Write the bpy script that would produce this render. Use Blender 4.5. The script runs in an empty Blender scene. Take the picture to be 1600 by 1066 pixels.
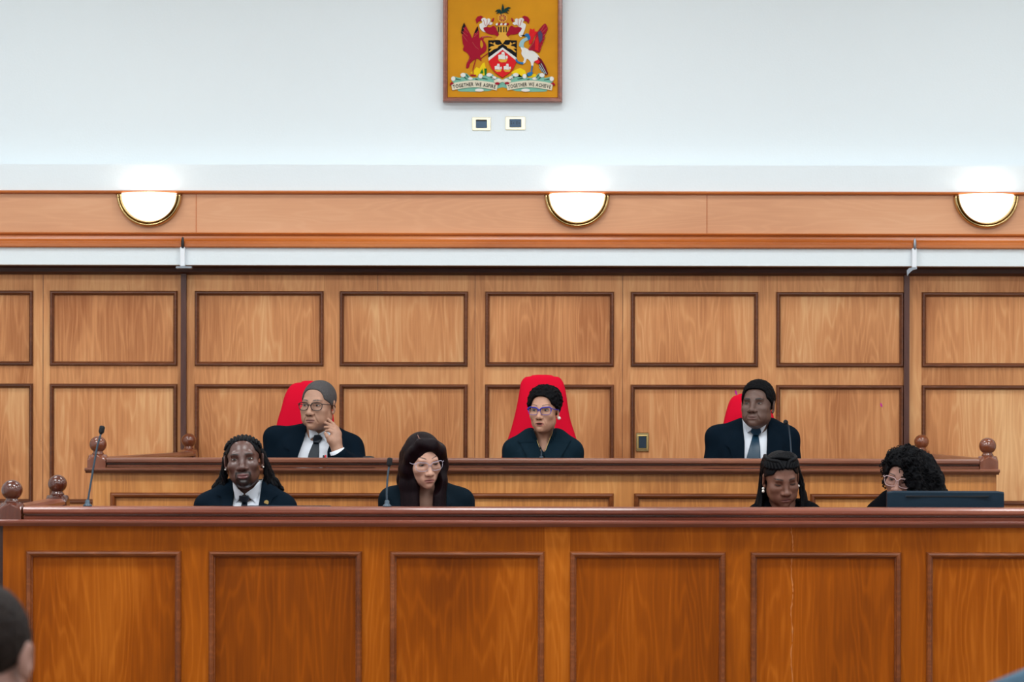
import bpy, math, random
import numpy as np
from mathutils import Vector, Matrix
from mathutils.geometry import delaunay_2d_cdt

random.seed(7)
SC = bpy.context.scene
COL = SC.collection

# ---------------------------------------------------------------- camera, light, exposure
FPX, CX, CY, EYE = 4000.0, 880.0, 648.0, 1.61      # focal length and principal point of the 1600x1066 frame, eye height
cam_d = bpy.data.cameras.new('camera')
cam = bpy.data.objects.new('camera', cam_d)
COL.objects.link(cam)
cam.location = (0, 0, EYE)
cam.rotation_euler = (math.pi / 2, -0.0018, 0)
cam_d.sensor_width = 36
cam_d.lens = 36 * FPX / 1600
cam_d.shift_x = (800 - CX) / 1600
cam_d.shift_y = (CY - 533) / 1600
cam_d.dof.use_dof = True
cam_d.dof.focus_distance = 11.7
cam_d.dof.aperture_fstop = 5.0
SC.camera = cam

SC.view_settings.view_transform = 'Standard'
SC.view_settings.look = 'None'
SC.view_settings.gamma = 1
SC.view_settings.use_curve_mapping = False
SC.view_settings.exposure = 0.0

world = bpy.data.worlds.new('world')
SC.world = world
world.use_nodes = True
world.node_tree.nodes['Background'].inputs[0].default_value = (0.5, 0.55, 0.6, 1)
world.node_tree.nodes['Background'].inputs[1].default_value = 0.05

CEIL = 4.7
def ceiling_lamp(x, y, sx, sy, watts, tint=(0.94, 0.985, 1.0)):
    d = bpy.data.lights.new('ceiling_panel_light', 'AREA')
    d.shape = 'RECTANGLE'; d.size = sx; d.size_y = sy
    d.energy = watts; d.color = tint
    o = bpy.data.objects.new('ceiling_panel_light', d)
    o.location = (x, y, CEIL - 0.03)
    COL.objects.link(o)
for yy, ww in ((0.5, 70), (4.5, 74), (8.4, 88), (11.6, 37)):
    for xx in (-3.0, 0.0, 3.0):
        ceiling_lamp(xx - 0.2, yy, 1.2, 0.9, ww)

# ---------------------------------------------------------------- pixel helpers (a pixel of the photograph at a real depth)
def PX(px, D): return (px - CX) * D / FPX
def PZ(py, D): return EYE - (py - CY) * D / FPX

# ---------------------------------------------------------------- materials
def lin(c):
    return tuple(((v / 255) / 12.92 if v / 255 <= 0.04045 else ((v / 255 + 0.055) / 1.055) ** 2.4) for v in c)

def newmat(name):
    m = bpy.data.materials.new(name); m.use_nodes = True
    nt = m.node_tree
    return m, nt, nt.nodes['Principled BSDF']

def plain(name, rgb, rough=0.5, metal=0.0, spec=0.5, bump=0.0, bscale=200.0, var=0.0, sheen=0.0):
    m, nt, p = newmat(name)
    c = lin(rgb)
    p.inputs['Base Color'].default_value = (*c, 1)
    p.inputs['Roughness'].default_value = rough
    p.inputs['Metallic'].default_value = metal
    p.inputs['Specular IOR Level'].default_value = spec
    if sheen: p.inputs['Sheen Weight'].default_value = sheen
    if bump or var:
        tc = nt.nodes.new('ShaderNodeTexCoord')
        n = nt.nodes.new('ShaderNodeTexNoise'); n.inputs['Scale'].default_value = bscale; n.inputs['Detail'].default_value = 4
        nt.links.new(tc.outputs['Object'], n.inputs['Vector'])
        if bump:
            b = nt.nodes.new('ShaderNodeBump'); b.inputs['Strength'].default_value = bump; b.inputs['Distance'].default_value = 0.004
            nt.links.new(n.outputs['Fac'], b.inputs['Height']); nt.links.new(b.outputs[0], p.inputs['Normal'])
        if var:
            r = nt.nodes.new('ShaderNodeValToRGB')
            r.color_ramp.elements[0].position = 0.3; r.color_ramp.elements[1].position = 0.7
            r.color_ramp.elements[0].color = (*[v * (1 - var) for v in c], 1)
            r.color_ramp.elements[1].color = (*[min(1, v * (1 + var)) for v in c], 1)
            nt.links.new(n.outputs['Fac'], r.inputs[0]); nt.links.new(r.outputs[0], p.inputs['Base Color'])
    return m

def wood(name, dark, mid, light, rough=0.35, axis='z', ring=1.0, fib=0.35, scale=1.0, coat=0.0, spread=1.0, spec=0.5):
    """varnished plywood / timber: contour rings of a stretched noise give the cathedral grain, a second one the fibres"""
    m, nt, p = newmat(name)
    N, L = nt.nodes, nt.links
    tc = N.new('ShaderNodeTexCoord'); oi = N.new('ShaderNodeObjectInfo')
    off = N.new('ShaderNodeVectorMath'); off.operation = 'SCALE'; off.inputs[0].default_value = (7.3, 5.1, 11.7)
    L.new(oi.outputs['Random'], off.inputs['Scale'])
    add = N.new('ShaderNodeVectorMath'); add.operation = 'ADD'
    L.new(tc.outputs['Object'], add.inputs[0]); L.new(off.outputs[0], add.inputs[1])
    def mapped(a, b):
        mp = N.new('ShaderNodeMapping')
        mp.inputs['Scale'].default_value = {'z': (a, a, b), 'x': (b, a, a), 'y': (a, b, a)}[axis]
        L.new(add.outputs[0], mp.inputs['Vector']); return mp
    n1 = N.new('ShaderNodeTexNoise'); n1.inputs['Scale'].default_value = scale; n1.inputs['Detail'].default_value = 3; n1.inputs['Roughness'].default_value = 0.45
    L.new(mapped(4.5, 0.55).outputs[0], n1.inputs['Vector'])
    mu = N.new('ShaderNodeMath'); mu.operation = 'MULTIPLY'; mu.inputs[1].default_value = 150.0; L.new(n1.outputs['Fac'], mu.inputs[0])
    si = N.new('ShaderNodeMath'); si.operation = 'SINE'; L.new(mu.outputs[0], si.inputs[0])
    n2 = N.new('ShaderNodeTexNoise'); n2.inputs['Scale'].default_value = scale; n2.inputs['Detail'].default_value = 6; n2.inputs['Roughness'].default_value = 0.7
    L.new(mapped(70, 2.2).outputs[0], n2.inputs['Vector'])
    n3 = N.new('ShaderNodeTexNoise'); n3.inputs['Scale'].default_value = scale; n3.inputs['Detail'].default_value = 2
    L.new(mapped(2.6, 0.8).outputs[0], n3.inputs['Vector'])
    # fac = .5 + ring*.07*sin + fib*(n2-.5) + .8*(n3-.5)
    def mad(a, k, c):
        q = N.new('ShaderNodeMath'); q.operation = 'MULTIPLY_ADD'; q.inputs[1].default_value = k
        L.new(a, q.inputs[0])
        if isinstance(c, float): q.inputs[2].default_value = c
        else: L.new(c, q.inputs[2])
        return q.outputs[0]
    h1 = N.new('ShaderNodeMath'); h1.operation = 'MULTIPLY_ADD'; h1.inputs[1].default_value = .5; h1.inputs[2].default_value = .5; L.new(si.outputs[0], h1.inputs[0])
    h2 = N.new('ShaderNodeMath'); h2.operation = 'POWER'; h2.inputs[1].default_value = 3.0; L.new(h1.outputs[0], h2.inputs[0])
    f = mad(h2.outputs[0], 0.20 * ring, 0.44 - 0.5 * fib - 0.5 * spread)
    f = mad(n2.outputs['Fac'], fib, f)
    f = mad(n3.outputs['Fac'], spread, f)
    r = N.new('ShaderNodeValToRGB'); e = r.color_ramp.elements
    e[0].position = 0.18; e[0].color = (*lin(dark), 1)
    e[1].position = 0.85; e[1].color = (*lin(light), 1)
    k = e.new(0.5); k.color = (*lin(mid), 1)
    L.new(f, r.inputs[0])
    hs = N.new('ShaderNodeHueSaturation')
    vv = N.new('ShaderNodeMath'); vv.operation = 'MULTIPLY_ADD'; vv.inputs[1].default_value = 0.08; vv.inputs[2].default_value = 0.96
    L.new(oi.outputs['Random'], vv.inputs[0]); L.new(vv.outputs[0], hs.inputs['Value'])
    L.new(r.outputs[0], hs.inputs['Color']); L.new(hs.outputs[0], p.inputs['Base Color'])
    p.inputs['Roughness'].default_value = rough
    p.inputs['Specular IOR Level'].default_value = spec
    p.inputs['Coat Weight'].default_value = coat; p.inputs['Coat Roughness'].default_value = 0.12
    b = N.new('ShaderNodeBump'); b.inputs['Strength'].default_value = 0.12; b.inputs['Distance'].default_value = 0.002
    L.new(n2.outputs['Fac'], b.inputs['Height']); L.new(b.outputs[0], p.inputs['Normal'])
    return m

M = {}
M['wall'] = plain('white_wall_paint', (231, 239, 243), 0.8, spec=0.2, bump=0.15, bscale=90)
M['ceil'] = plain('ceiling_paint', (240, 240, 238), 0.9)
M['floor'] = wood('floor_wood', (104, 78, 54), (126, 98, 70), (146, 116, 86), 0.4, 'y')
M['ply'] = wood('wall_plywood', (164, 98, 54), (208, 142, 90), (234, 184, 130), 0.42, 'z', ring=0.55, fib=0.6, spread=1.1, spec=.3)
M['plyrail'] = wood('wall_plywood_surround', (170, 104, 58), (210, 146, 94), (232, 178, 122), 0.42, 'z', ring=0.45, fib=0.6, spread=.9, spec=.3)
M['wmould'] = wood('wall_moulding_wood', (74, 36, 18), (98, 52, 28), (122, 70, 42), 0.35, 'x')
M['desk'] = wood('clerk_bench_plywood', (110, 50, 2), (147, 72, 4), (186, 104, 26), 0.36, 'z', ring=0.6, fib=0.5, spread=1.0, coat=0.0, spec=.14)
M['deskrail'] = wood('clerk_bench_surround', (124, 58, 4), (160, 82, 8), (192, 110, 32), 0.36, 'z', ring=0.55, fib=0.5, spread=1.0, coat=0.0, spec=.14)
M['jdesk'] = wood('judge_bench_plywood', (166, 98, 44), (206, 136, 70), (232, 170, 102), 0.38, 'z', ring=0.55, fib=0.55, spread=1.0, coat=0.1)
M['dmould'] = wood('bench_moulding_wood', (88, 42, 14), (114, 58, 24), (140, 78, 40), 0.3, 'x', coat=0.06, spec=.3)
M['cap'] = wood('bench_cap_wood', (96, 46, 33), (126, 65, 48), (152, 88, 66), 0.3, 'x', ring=0.4, coat=0.3)
M['cap_j'] = wood('judge_bench_cap_wood', (98, 54, 37), (126, 74, 53), (150, 96, 72), 0.3, 'x', ring=0.4, coat=0.25)
M['finial'] = wood('turned_finial_wood', (62, 24, 12), (84, 36, 20), (106, 50, 30), 0.22, 'z', ring=0.4, coat=0.6)
M['finial_light'] = wood('turned_finial_wood_light', (88, 42, 24), (116, 60, 36), (142, 80, 50), 0.22, 'z', ring=0.4, coat=0.5)
M['frieze'] = wood('frieze_wood', (200, 138, 98), (218, 158, 116), (230, 176, 136), 0.4, 'x', ring=0.35, fib=0.2, spread=0.8)
M['crown'] = wood('crown_moulding_wood', (160, 82, 30), (190, 104, 44), (210, 126, 62), 0.3, 'x', ring=0.3, coat=0.2)
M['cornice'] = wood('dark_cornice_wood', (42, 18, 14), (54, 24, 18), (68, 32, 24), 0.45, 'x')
M['darkstrip'] = wood('dark_strip_wood', (66, 32, 26), (80, 42, 34), (92, 52, 42), 0.4, 'z')
M['brass'] = plain('polished_brass', (196, 168, 118), 0.14, metal=1.0)
M['plate'] = plain('brass_plate', (244, 234, 206), 0.25, metal=0.45)
M['navy'] = plain('navy_plastic', (52, 82, 110), 0.4)
M['black'] = plain('black_plastic', (14, 16, 20), 0.45)
M['gooseneck'] = plain('blue_grey_metal', (62, 78, 92), 0.35, metal=0.3)
M['foam'] = plain('black_foam', (12, 14, 20), 0.9, bump=0.5, bscale=500)
M['white'] = plain('white_enamel', (236, 240, 246), 0.4)
M['steel'] = plain('bracket_steel', (150, 156, 165), 0.3, metal=0.8)
M['red'] = plain('red_upholstery', (204, 0, 40), 0.85, spec=0.15, bump=0.2, bscale=700)
M['suit'] = plain('dark_navy_suit_cloth', (4, 19, 31), 0.8, spec=0.07, bump=0.25, bscale=900)
M['suit_b'] = plain('black_suit_cloth', (3, 6, 12), 0.85, spec=0.06, bump=0.25, bscale=900)
M['suit_w'] = plain('dark_teal_jacket_cloth', (12, 31, 42), 0.8, spec=0.08, bump=0.25, bscale=900)
M['suit_c'] = plain('dark_green_blue_jacket_cloth', (4, 19, 29), 0.8, spec=0.08, bump=0.25, bscale=900)
M['shirt'] = plain('white_shirt_cotton', (226, 232, 242), 0.7, bump=0.15, bscale=800)
M['tie_d'] = plain('dark_navy_tie', (8, 24, 38), 0.55)
M['tie_t'] = plain('teal_satin_tie', (16, 54, 76), 0.38)
M['monitor'] = plain('dark_blue_monitor_plastic', (9, 34, 50), 0.5, spec=0.25)
M['bluecloth'] = plain('blue_grey_chair_cloth', (50, 80, 100), 0.8, bump=0.2, bscale=400)
M['gold'] = plain('gold_metal', (222, 190, 120), 0.3, metal=0.7)
M['pearl'] = plain('pearl', (235, 228, 220), 0.25)
M['petal'] = plain('magenta_petal', (200, 20, 150), 0.6)
M['redp'] = plain('red_plastic', (200, 20, 40), 0.4)

def glow(name, rgb, strength):
    m, nt, p = newmat(name)
    p.inputs['Base Color'].default_value = (0.9, 0.9, 0.88, 1)
    p.inputs['Emission Color'].default_value = (*rgb, 1)
    p.inputs['Emission Strength'].default_value = strength
    return m
M['bowl'] = glow('lit_opal_glass', (1.0, 0.97, 0.92), 1.4)
M['bulb'] = glow('lit_bulb', (1.0, 0.9, 0.75), 4.0)

def lensmat(name, tint):
    m, nt, p = newmat(name)
    out = nt.nodes['Material Output']
    tr = nt.nodes.new('ShaderNodeBsdfTransparent'); tr.inputs[0].default_value = (*tint, 1)
    gl = nt.nodes.new('ShaderNodeBsdfGlossy'); gl.inputs['Roughness'].default_value = 0.03
    fr = nt.nodes.new('ShaderNodeFresnel'); fr.inputs[0].default_value = 1.28
    mx = nt.nodes.new('ShaderNodeMixShader')
    nt.links.new(fr.outputs[0], mx.inputs[0]); nt.links.new(tr.outputs[0], mx.inputs[1]); nt.links.new(gl.outputs[0], mx.inputs[2])
    nt.links.new(mx.outputs[0], out.inputs[0])
    return m
M['lens'] = lensmat('spectacle_lens', (0.97, 0.975, 0.98))

def vcolmat(name, rough=0.5, spec=0.4, sss=0.0):
    m, nt, p = newmat(name)
    a = nt.nodes.new('ShaderNodeAttribute'); a.attribute_name = 'tone'
    nt.links.new(a.outputs['Color'], p.inputs['Base Color'])
    p.inputs['Roughness'].default_value = rough; p.inputs['Specular IOR Level'].default_value = spec
    tc = nt.nodes.new('ShaderNodeTexCoord'); n = nt.nodes.new('ShaderNodeTexNoise'); n.inputs['Scale'].default_value = 350
    nt.links.new(tc.outputs['Object'], n.inputs['Vector'])
    b = nt.nodes.new('ShaderNodeBump'); b.inputs['Strength'].default_value = 0.12; b.inputs['Distance'].default_value = 0.002
    nt.links.new(n.outputs['Fac'], b.inputs['Height']); nt.links.new(b.outputs[0], p.inputs['Normal'])
    return m
M['skin'] = vcolmat('skin', 0.48, 0.4)
M['skin_shiny'] = vcolmat('skin_shiny', 0.34, 0.55)
M['eye'] = vcolmat('eye', 0.15, 0.5)

def hairmat(name, dark, light, rough=0.45, axis='z', fine=900.0, long=25.0, spec=0.2):
    m, nt, p = newmat(name)
    tc = nt.nodes.new('ShaderNodeTexCoord'); mp = nt.nodes.new('ShaderNodeMapping')
    mp.inputs['Scale'].default_value = (fine, fine, long) if axis == 'z' else (fine, fine, fine)
    n = nt.nodes.new('ShaderNodeTexNoise'); n.inputs['Scale'].default_value = 1.0; n.inputs['Detail'].default_value = 3
    r = nt.nodes.new('ShaderNodeValToRGB'); e = r.color_ramp.elements
    e[0].position = 0.35; e[0].color = (*lin(dark), 1); e[1].position = 0.7; e[1].color = (*lin(light), 1)
    nt.links.new(tc.outputs['Object'], mp.inputs[0]); nt.links.new(mp.outputs[0], n.inputs['Vector'])
    nt.links.new(n.outputs['Fac'], r.inputs[0]); nt.links.new(r.outputs[0], p.inputs['Base Color'])
    b = nt.nodes.new('ShaderNodeBump'); b.inputs['Strength'].default_value = 0.5; b.inputs['Distance'].default_value = 0.003
    nt.links.new(n.outputs['Fac'], b.inputs['Height']); nt.links.new(b.outputs[0], p.inputs['Normal'])
    p.inputs['Roughness'].default_value = rough; p.inputs['Specular IOR Level'].default_value = spec
    return m
M['hair_grey'] = hairmat('short_grey_hair', (44, 42, 44), (104, 100, 100), 0.8, 'n', 500)
M['hair_black'] = hairmat('black_hair', (2, 2, 4), (14, 14, 18), 0.7, 'n', 500, spec=0.1)
M['hair_braid'] = hairmat('braided_black_hair', (3, 4, 7), (10, 12, 18), 0.5, 'n', 400, spec=0.12)
M['hair_straight'] = hairmat('straight_dark_brown_hair', (5, 2, 4), (28, 11, 17), 0.4, 'z', 600, 12, spec=0.08)
M['hair_brown'] = hairmat('dark_greying_hair', (9, 7, 7), (50, 40, 37), 0.75, 'n', 300, spec=.12)

# ---------------------------------------------------------------- mesh helpers
WPOS = {}
def mk(name, verts, faces, mat, parent=None, smooth=False, world=True):
    """one mesh object; verts are world coordinates, stored relative to the thing it belongs to"""
    o_ = WPOS.get(parent.name, (0, 0, 0)) if parent is not None else (0, 0, 0)
    V = np.asarray(verts, dtype=np.float64)
    if parent is not None: V = V - np.array(o_)
    me = bpy.data.meshes.new(name)
    F = faces.tolist() if isinstance(faces, np.ndarray) else faces
    me.from_pydata(V.tolist(), [], F)
    for m in (mat if isinstance(mat, (list, tuple)) else [mat]): me.materials.append(m)
    if smooth: me.polygons.foreach_set('use_smooth', [True] * len(me.polygons))
    me.update()
    ob = bpy.data.objects.new(name, me); COL.objects.link(ob)
    if parent is not None: ob.parent = parent
    WPOS[ob.name] = o_
    return ob

def thing(name, label, cat, loc, group=None):
    o = bpy.data.objects.new(name, None); COL.objects.link(o)
    o.location = loc; o['label'] = label; o['category'] = cat; o.empty_display_size = 0.1
    if group: o['group'] = group
    WPOS[o.name] = tuple(loc)
    return o
def tag(o, label, cat, group=None):
    o['label'] = label; o['category'] = cat
    if group: o['group'] = group
    return o
def struct(o): o['kind'] = 'structure'; return o

def rebase(o):
    """put a single-mesh thing's origin at its base"""
    co = np.array([v.co[:] for v in o.data.vertices])
    b = np.array([co[:, 0].mean(), co[:, 1].mean(), co[:, 2].min()])
    for v in o.data.vertices: v.co = v.co - Vector(b)
    o.location = b
    return o

class MB:
    """collects shapes into one mesh"""
    def __init__(s): s.v = []; s.f = []
    def add(s, v, f):
        n = len(s.v); s.v += [tuple(p) for p in v]; s.f += [tuple(i + n for i in q) for q in f]; return s
    def box(s, x0, x1, y0, y1, z0, z1, bev=0.0):
        if bev <= 0:
            v = [(x, y, z) for x in (x0, x1) for y in (y0, y1) for z in (z0, z1)]
            return s.add(v, [(0, 1, 3, 2), (4, 6, 7, 5), (0, 4, 5, 1), (2, 3, 7, 6), (0, 2, 6, 4), (1, 5, 7, 3)])
        rings = []
        def ring(e, z): 
            a, b, c, d = x0 + e, x1 - e, y0 + e, y1 - e; k = bev * 0.6
            return [(a + k, c, z), (b - k, c, z), (b, c + k, z), (b, d - k, z), (b - k, d, z), (a + k, d, z), (a, d - k, z), (a, c + k, z)]
        return s.loft([ring(bev, z0), ring(0, z0 + bev), ring(0, z1 - bev), ring(bev, z1)])
    def loft(s, rings, closed=True, caps=True):
        n = len(rings[0]); v = [p for r in rings for p in r]; f = []
        m = n if closed else n - 1
        for i in range(len(rings) - 1):
            for j in range(m):
                a, b = i * n + j, i * n + (j + 1) % n
                f.append((a, b, b + n, a + n))
        if caps:
            f.append(tuple(range(n - 1, -1, -1))); f.append(tuple((len(rings) - 1) * n + j for j in range(n)))
        return s.add(v, f)
    def extrude_x(s, prof, x0, x1):        # prof: (y, z) points
        return s.loft([[(x0, y, z) for y, z in prof], [(x1, y, z) for y, z in prof]])
    def lathe(s, c, prof, n=32):           # prof: (r, z) from bottom to top
        return s.loft([[(c[0] + r * math.cos(2 * math.pi * k / n), c[1] + r * math.sin(2 * math.pi * k / n), c[2] + z) for k in range(n)] for r, z in prof])
    def tube(s, pts, r, n=8):
        P = [Vector(p) for p in pts]; rr = r if isinstance(r, (list, tuple)) else [r] * len(P)
        rings = []; up = Vector((0.13, 0.31, 0.94)).normalized(); pu = None
        for i, p in enumerate(P):
            t = (P[min(i + 1, len(P) - 1)] - P[max(i - 1, 0)])
            if t.length < 1e-9: t = Vector((0, 0, 1))
            t.normalize()
            u = (pu if pu is not None else up); u = u - t * u.dot(t)
            if u.length < 1e-4: u = t.orthogonal()
            u.normalize(); w = t.cross(u); pu = u
            rings.append([tuple(p + (u * math.cos(2 * math.pi * k / n) + w * math.sin(2 * math.pi * k / n)) * rr[i]) for k in range(n)])
        return s.loft(rings)
    def ball(s, c, r, n=16, m=10):
        r = r if isinstance(r, (tuple, list)) else (r, r, r)
        rings = []
        for i in range(m + 1):
            a = -math.pi / 2 + math.pi * (i * 0.996 + 0.002 * m) / m
            rings.append([(c[0] + r[0] * math.cos(a) * math.cos(2 * math.pi * k / n), c[1] + r[1] * math.cos(a) * math.sin(2 * math.pi * k / n), c[2] + r[2] * math.sin(a)) for k in range(n)])
        return s.loft(rings)
    def frame(s, x0, x1, z0, z1, y, prof):   # mitred picture-frame moulding; prof: (inset, height towards the camera)
        rings = []
        for t, h in prof:
            rings.append([(x0 + t, y - h, z0 + t), (x1 - t, y - h, z0 + t), (x1 - t, y - h, z1 - t), (x0 + t, y - h, z1 - t)])
        return s.loft(rings, caps=False)
    def mk(s, name, mat, parent=None, smooth=False): return mk(name, s.v, s.f, mat, parent, smooth)

def spline(pts, n):
    """Catmull-Rom through pts"""
    P = [np.array(p, float) for p in pts]; P = [2 * P[0] - P[1]] + P + [2 * P[-1] - P[-2]]
    out = []; m = len(P) - 3
    for i in range(n + 1):
        t = i / n * m; k = min(int(t), m - 1); u = t - k; a, b, c, d = P[k:k + 4]
        out.append(tuple(0.5 * (2 * b + (c - a) * u + (2 * a - 5 * b + 4 * c - d) * u * u + (3 * b - a - 3 * c + d) * u ** 3)))
    return out

# ---------------------------------------------------------------- signed-distance modelling
def ell(c, r, R=None):
    c = np.array(c, np.float32); r = np.array(r, np.float32)
    def f(X, Y, Z):
        x, y, z = X - c[0], Y - c[1], Z - c[2]
        if R is not None:
            x, y, z = R[0][0] * x + R[1][0] * y + R[2][0] * z, R[0][1] * x + R[1][1] * y + R[2][1] * z, R[0][2] * x + R[1][2] * y + R[2][2] * z
        k0 = np.sqrt((x / r[0]) ** 2 + (y / r[1]) ** 2 + (z / r[2]) ** 2)
        k1 = np.sqrt((x / r[0] ** 2) ** 2 + (y / r[1] ** 2) ** 2 + (z / r[2] ** 2) ** 2) + 1e-6
        return k0 * (k0 - 1) / k1
    m = r if R is None else np.full(3, r.max())
    f.lo, f.hi = c - m, c + m
    return f
def cap(a, b, ra, rb=None):
    rb = ra if rb is None else rb
    a = np.array(a, np.float32); b = np.array(b, np.float32); d = b - a; L = float(d @ d) + 1e-9
    def f(X, Y, Z):
        x, y, z = X - a[0], Y - a[1], Z - a[2]
        h = np.clip((x * d[0] + y * d[1] + z * d[2]) / L, 0, 1)
        return np.sqrt((x - h * d[0]) ** 2 + (y - h * d[1]) ** 2 + (z - h * d[2]) ** 2) - (ra + (rb - ra) * h)
    m = max(ra, rb); f.lo, f.hi = np.minimum(a, b) - m, np.maximum(a, b) + m
    return f
def smin(a, b, k):
    if k <= 0: return np.minimum(a, b)
    h = np.maximum(k - np.abs(a - b), 0) / k
    return np.minimum(a, b) - h * h * k * 0.25
def smax(a, b, k): return -smin(-a, -b, k)

class Field:
    def __init__(s, lo, hi, h):
        s.lo = np.array(lo, np.float32); s.h = h
        n = np.ceil((np.array(hi) - s.lo) / h).astype(int) + 1
        s.n = n; s.ax = [(s.lo[i] + h * np.arange(n[i])).astype(np.float32) for i in range(3)]
        s.F = np.full(tuple(n), 1.0, np.float32)
    def grid(s, sl=(slice(None),) * 3):
        return s.ax[0][sl[0]][:, None, None], s.ax[1][sl[1]][None, :, None], s.ax[2][sl[2]][None, None, :]
    def _sl(s, lo, hi, pad):
        a = np.clip(np.floor((np.array(lo) - pad - s.lo) / s.h).astype(int), 0, s.n); b = np.clip(np.ceil((np.array(hi) + pad - s.lo) / s.h).astype(int) + 1, 0, s.n)
        return tuple(slice(int(a[i]), int(b[i])) for i in range(3))
    def add(s, f, k=0.01):
        sl = s._sl(f.lo, f.hi, k + 2 * s.h); G = s.F[sl]
        if G.size: s.F[sl] = smin(G, f(*s.grid(sl)), k)
        return s
    def sub(s, f, k=0.005):
        sl = s._sl(f.lo, f.hi, k + 2 * s.h); G = s.F[sl]
        if G.size: s.F[sl] = smax(G, -f(*s.grid(sl)), k)
        return s
    def mesh(s):
        F = np.pad(s.F, 1, constant_values=1.0); n = F.shape
        ins = F < 0
        c = np.zeros(tuple(k - 1 for k in n), np.uint8)
        for i in (0, 1):
            for j in (0, 1):
                for k in (0, 1): c += ins[i:n[0] - 1 + i, j:n[1] - 1 + j, k:n[2] - 1 + k]
        act = np.argwhere((c > 0) & (c < 8))
        idx = np.full(c.shape, -1, np.int64); idx[tuple(act.T)] = np.arange(len(act))
        cor = [(i, j, k) for i in (0, 1) for j in (0, 1) for k in (0, 1)]
        val = np.stack([F[act[:, 0] + i, act[:, 1] + j, act[:, 2] + k] for i, j, k in cor], 1)
        S = np.zeros((len(act), 3)); C = np.zeros(len(act))
        for a in range(8):
            for b in range(a + 1, 8):
                if sum(abs(p - q) for p, q in zip(cor[a], cor[b])) != 1: continue
                va, vb = val[:, a], val[:, b]; cr = (va < 0) != (vb < 0)
                t = np.where(cr, va / np.where(cr, va - vb, 1), 0)
                P = np.array(cor[a])[None] + t[:, None] * (np.array(cor[b]) - np.array(cor[a]))[None]
                S += P * cr[:, None]; C += cr
        V = (act + S / C[:, None] - 1) * s.h + s.lo
        Q = []
        for ax in range(3):
            u, w = (ax + 1) % 3, (ax + 2) % 3
            sa = [slice(1, -1)] * 3; sb = [slice(1, -1)] * 3; sa[ax] = slice(0, -1); sb[ax] = slice(1, None)
            A, B = ins[tuple(sa)], ins[tuple(sb)]
            e = np.argwhere(A != B); o = np.ones(3, int); o[ax] = 0; e = e + o
            flip = ins[tuple(e.T)]
            def cell(du, dw):
                q = e.copy(); q[:, u] += du; q[:, w] += dw; return idx[tuple(q.T)]
            q = np.stack([cell(-1, -1), cell(0, -1), cell(0, 0), cell(-1, 0)], 1)
            q[~flip] = q[~flip][:, ::-1]; Q.append(q)
        return V, np.concatenate(Q)

def vnoise(x, y, z, seed=0):
    x, y, z = np.broadcast_arrays(x, y, z)
    i, j, k = np.floor(x).astype(np.int64), np.floor(y).astype(np.int64), np.floor(z).astype(np.int64)
    u, v, w = x - i, y - j, z - k
    u, v, w = [t * t * (3 - 2 * t) for t in (u, v, w)]
    def H(a, b, c):
        n = (a * 73856093) ^ (b * 19349663) ^ (c * 83492791) ^ (seed * 2654435761)
        n = (n ^ (n >> 13)) * 1274126177 & 0x7fffffff
        return ((n ^ (n >> 16)) & 0xffff) / 65535.0
    r = 0
    for a in (0, 1):
        for b in (0, 1):
            for c in (0, 1):
                r = r + H(i + a, j + b, k + c) * (u if a else 1 - u) * (v if b else 1 - v) * (w if c else 1 - w)
    return r

def polysd(poly, X, Z):
    """signed distance to a 2-D polygon on the grid X x Z"""
    P = np.array(poly, np.float32); d = np.full(np.broadcast(X, Z).shape, 1e9, np.float32); s = np.ones_like(d)
    for i in range(len(P)):
        a, b = P[i], P[i - 1]; e = b - a; wx, wz = X - a[0], Z - a[1]
        t = np.clip((wx * e[0] + wz * e[1]) / (e @ e + 1e-12), 0, 1)
        d = np.minimum(d, (wx - e[0] * t) ** 2 + (wz - e[1] * t) ** 2)
        c1 = Z >= a[1]; c2 = Z < b[1]; c3 = e[0] * wz > e[1] * wx
        fl = (c1 & c2 & c3) | (~c1 & ~c2 & ~c3)
        s = np.where(fl, -s, s)
    return s * np.sqrt(d)

def trifill(poly, step):
    """triangulated polygon with interior points"""
    P = [Vector(p) for p in poly]; A = np.array(poly)
    B = []
    for i in range(len(P)):
        a, b = P[i], P[(i + 1) % len(P)]; n = max(1, int((b - a).length / step))
        B += [a + (b - a) * k / n for k in range(n)]
    pts = list(B)
    if step < 1e3:
        gx = np.arange(A[:, 0].min(), A[:, 0].max(), step); gz = np.arange(A[:, 1].min(), A[:, 1].max(), step)
        X, Z = np.meshgrid(gx, gz, indexing='ij')
        if X.size:
            D = polysd(poly, X, Z)
            pts += [Vector((float(x), float(z))) for x, z in zip(X[D < -step * 0.4], Z[D < -step * 0.4])]
    r = delaunay_2d_cdt(pts, [], [list(range(len(B)))], 1, 1e-7)
    v = [tuple(p) for p in r[0]]; f = [tuple(q) for q in r[2]]
    return np.array(v), f

def slab(v2, f, yfront, thick):
    """two-sided slab of a flat triangulation; yfront: y per vertex"""
    n = len(v2); V = np.zeros((2 * n, 3)); V[:n, 0] = V[n:, 0] = v2[:, 0]; V[:n, 2] = V[n:, 2] = v2[:, 1]
    V[:n, 1] = yfront; V[n:, 1] = np.asarray(yfront) + thick
    ed = {}
    for t in f:
        for i in range(len(t)):
            e = (t[i], t[(i + 1) % len(t)]); ed[e] = 1
    F = [tuple(t) for t in f] + [tuple(i + n for i in reversed(t)) for t in f]
    for (a, b) in ed:
        if (b, a) not in ed: F.append((a, a + n, b + n, b))
    return V, F

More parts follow.
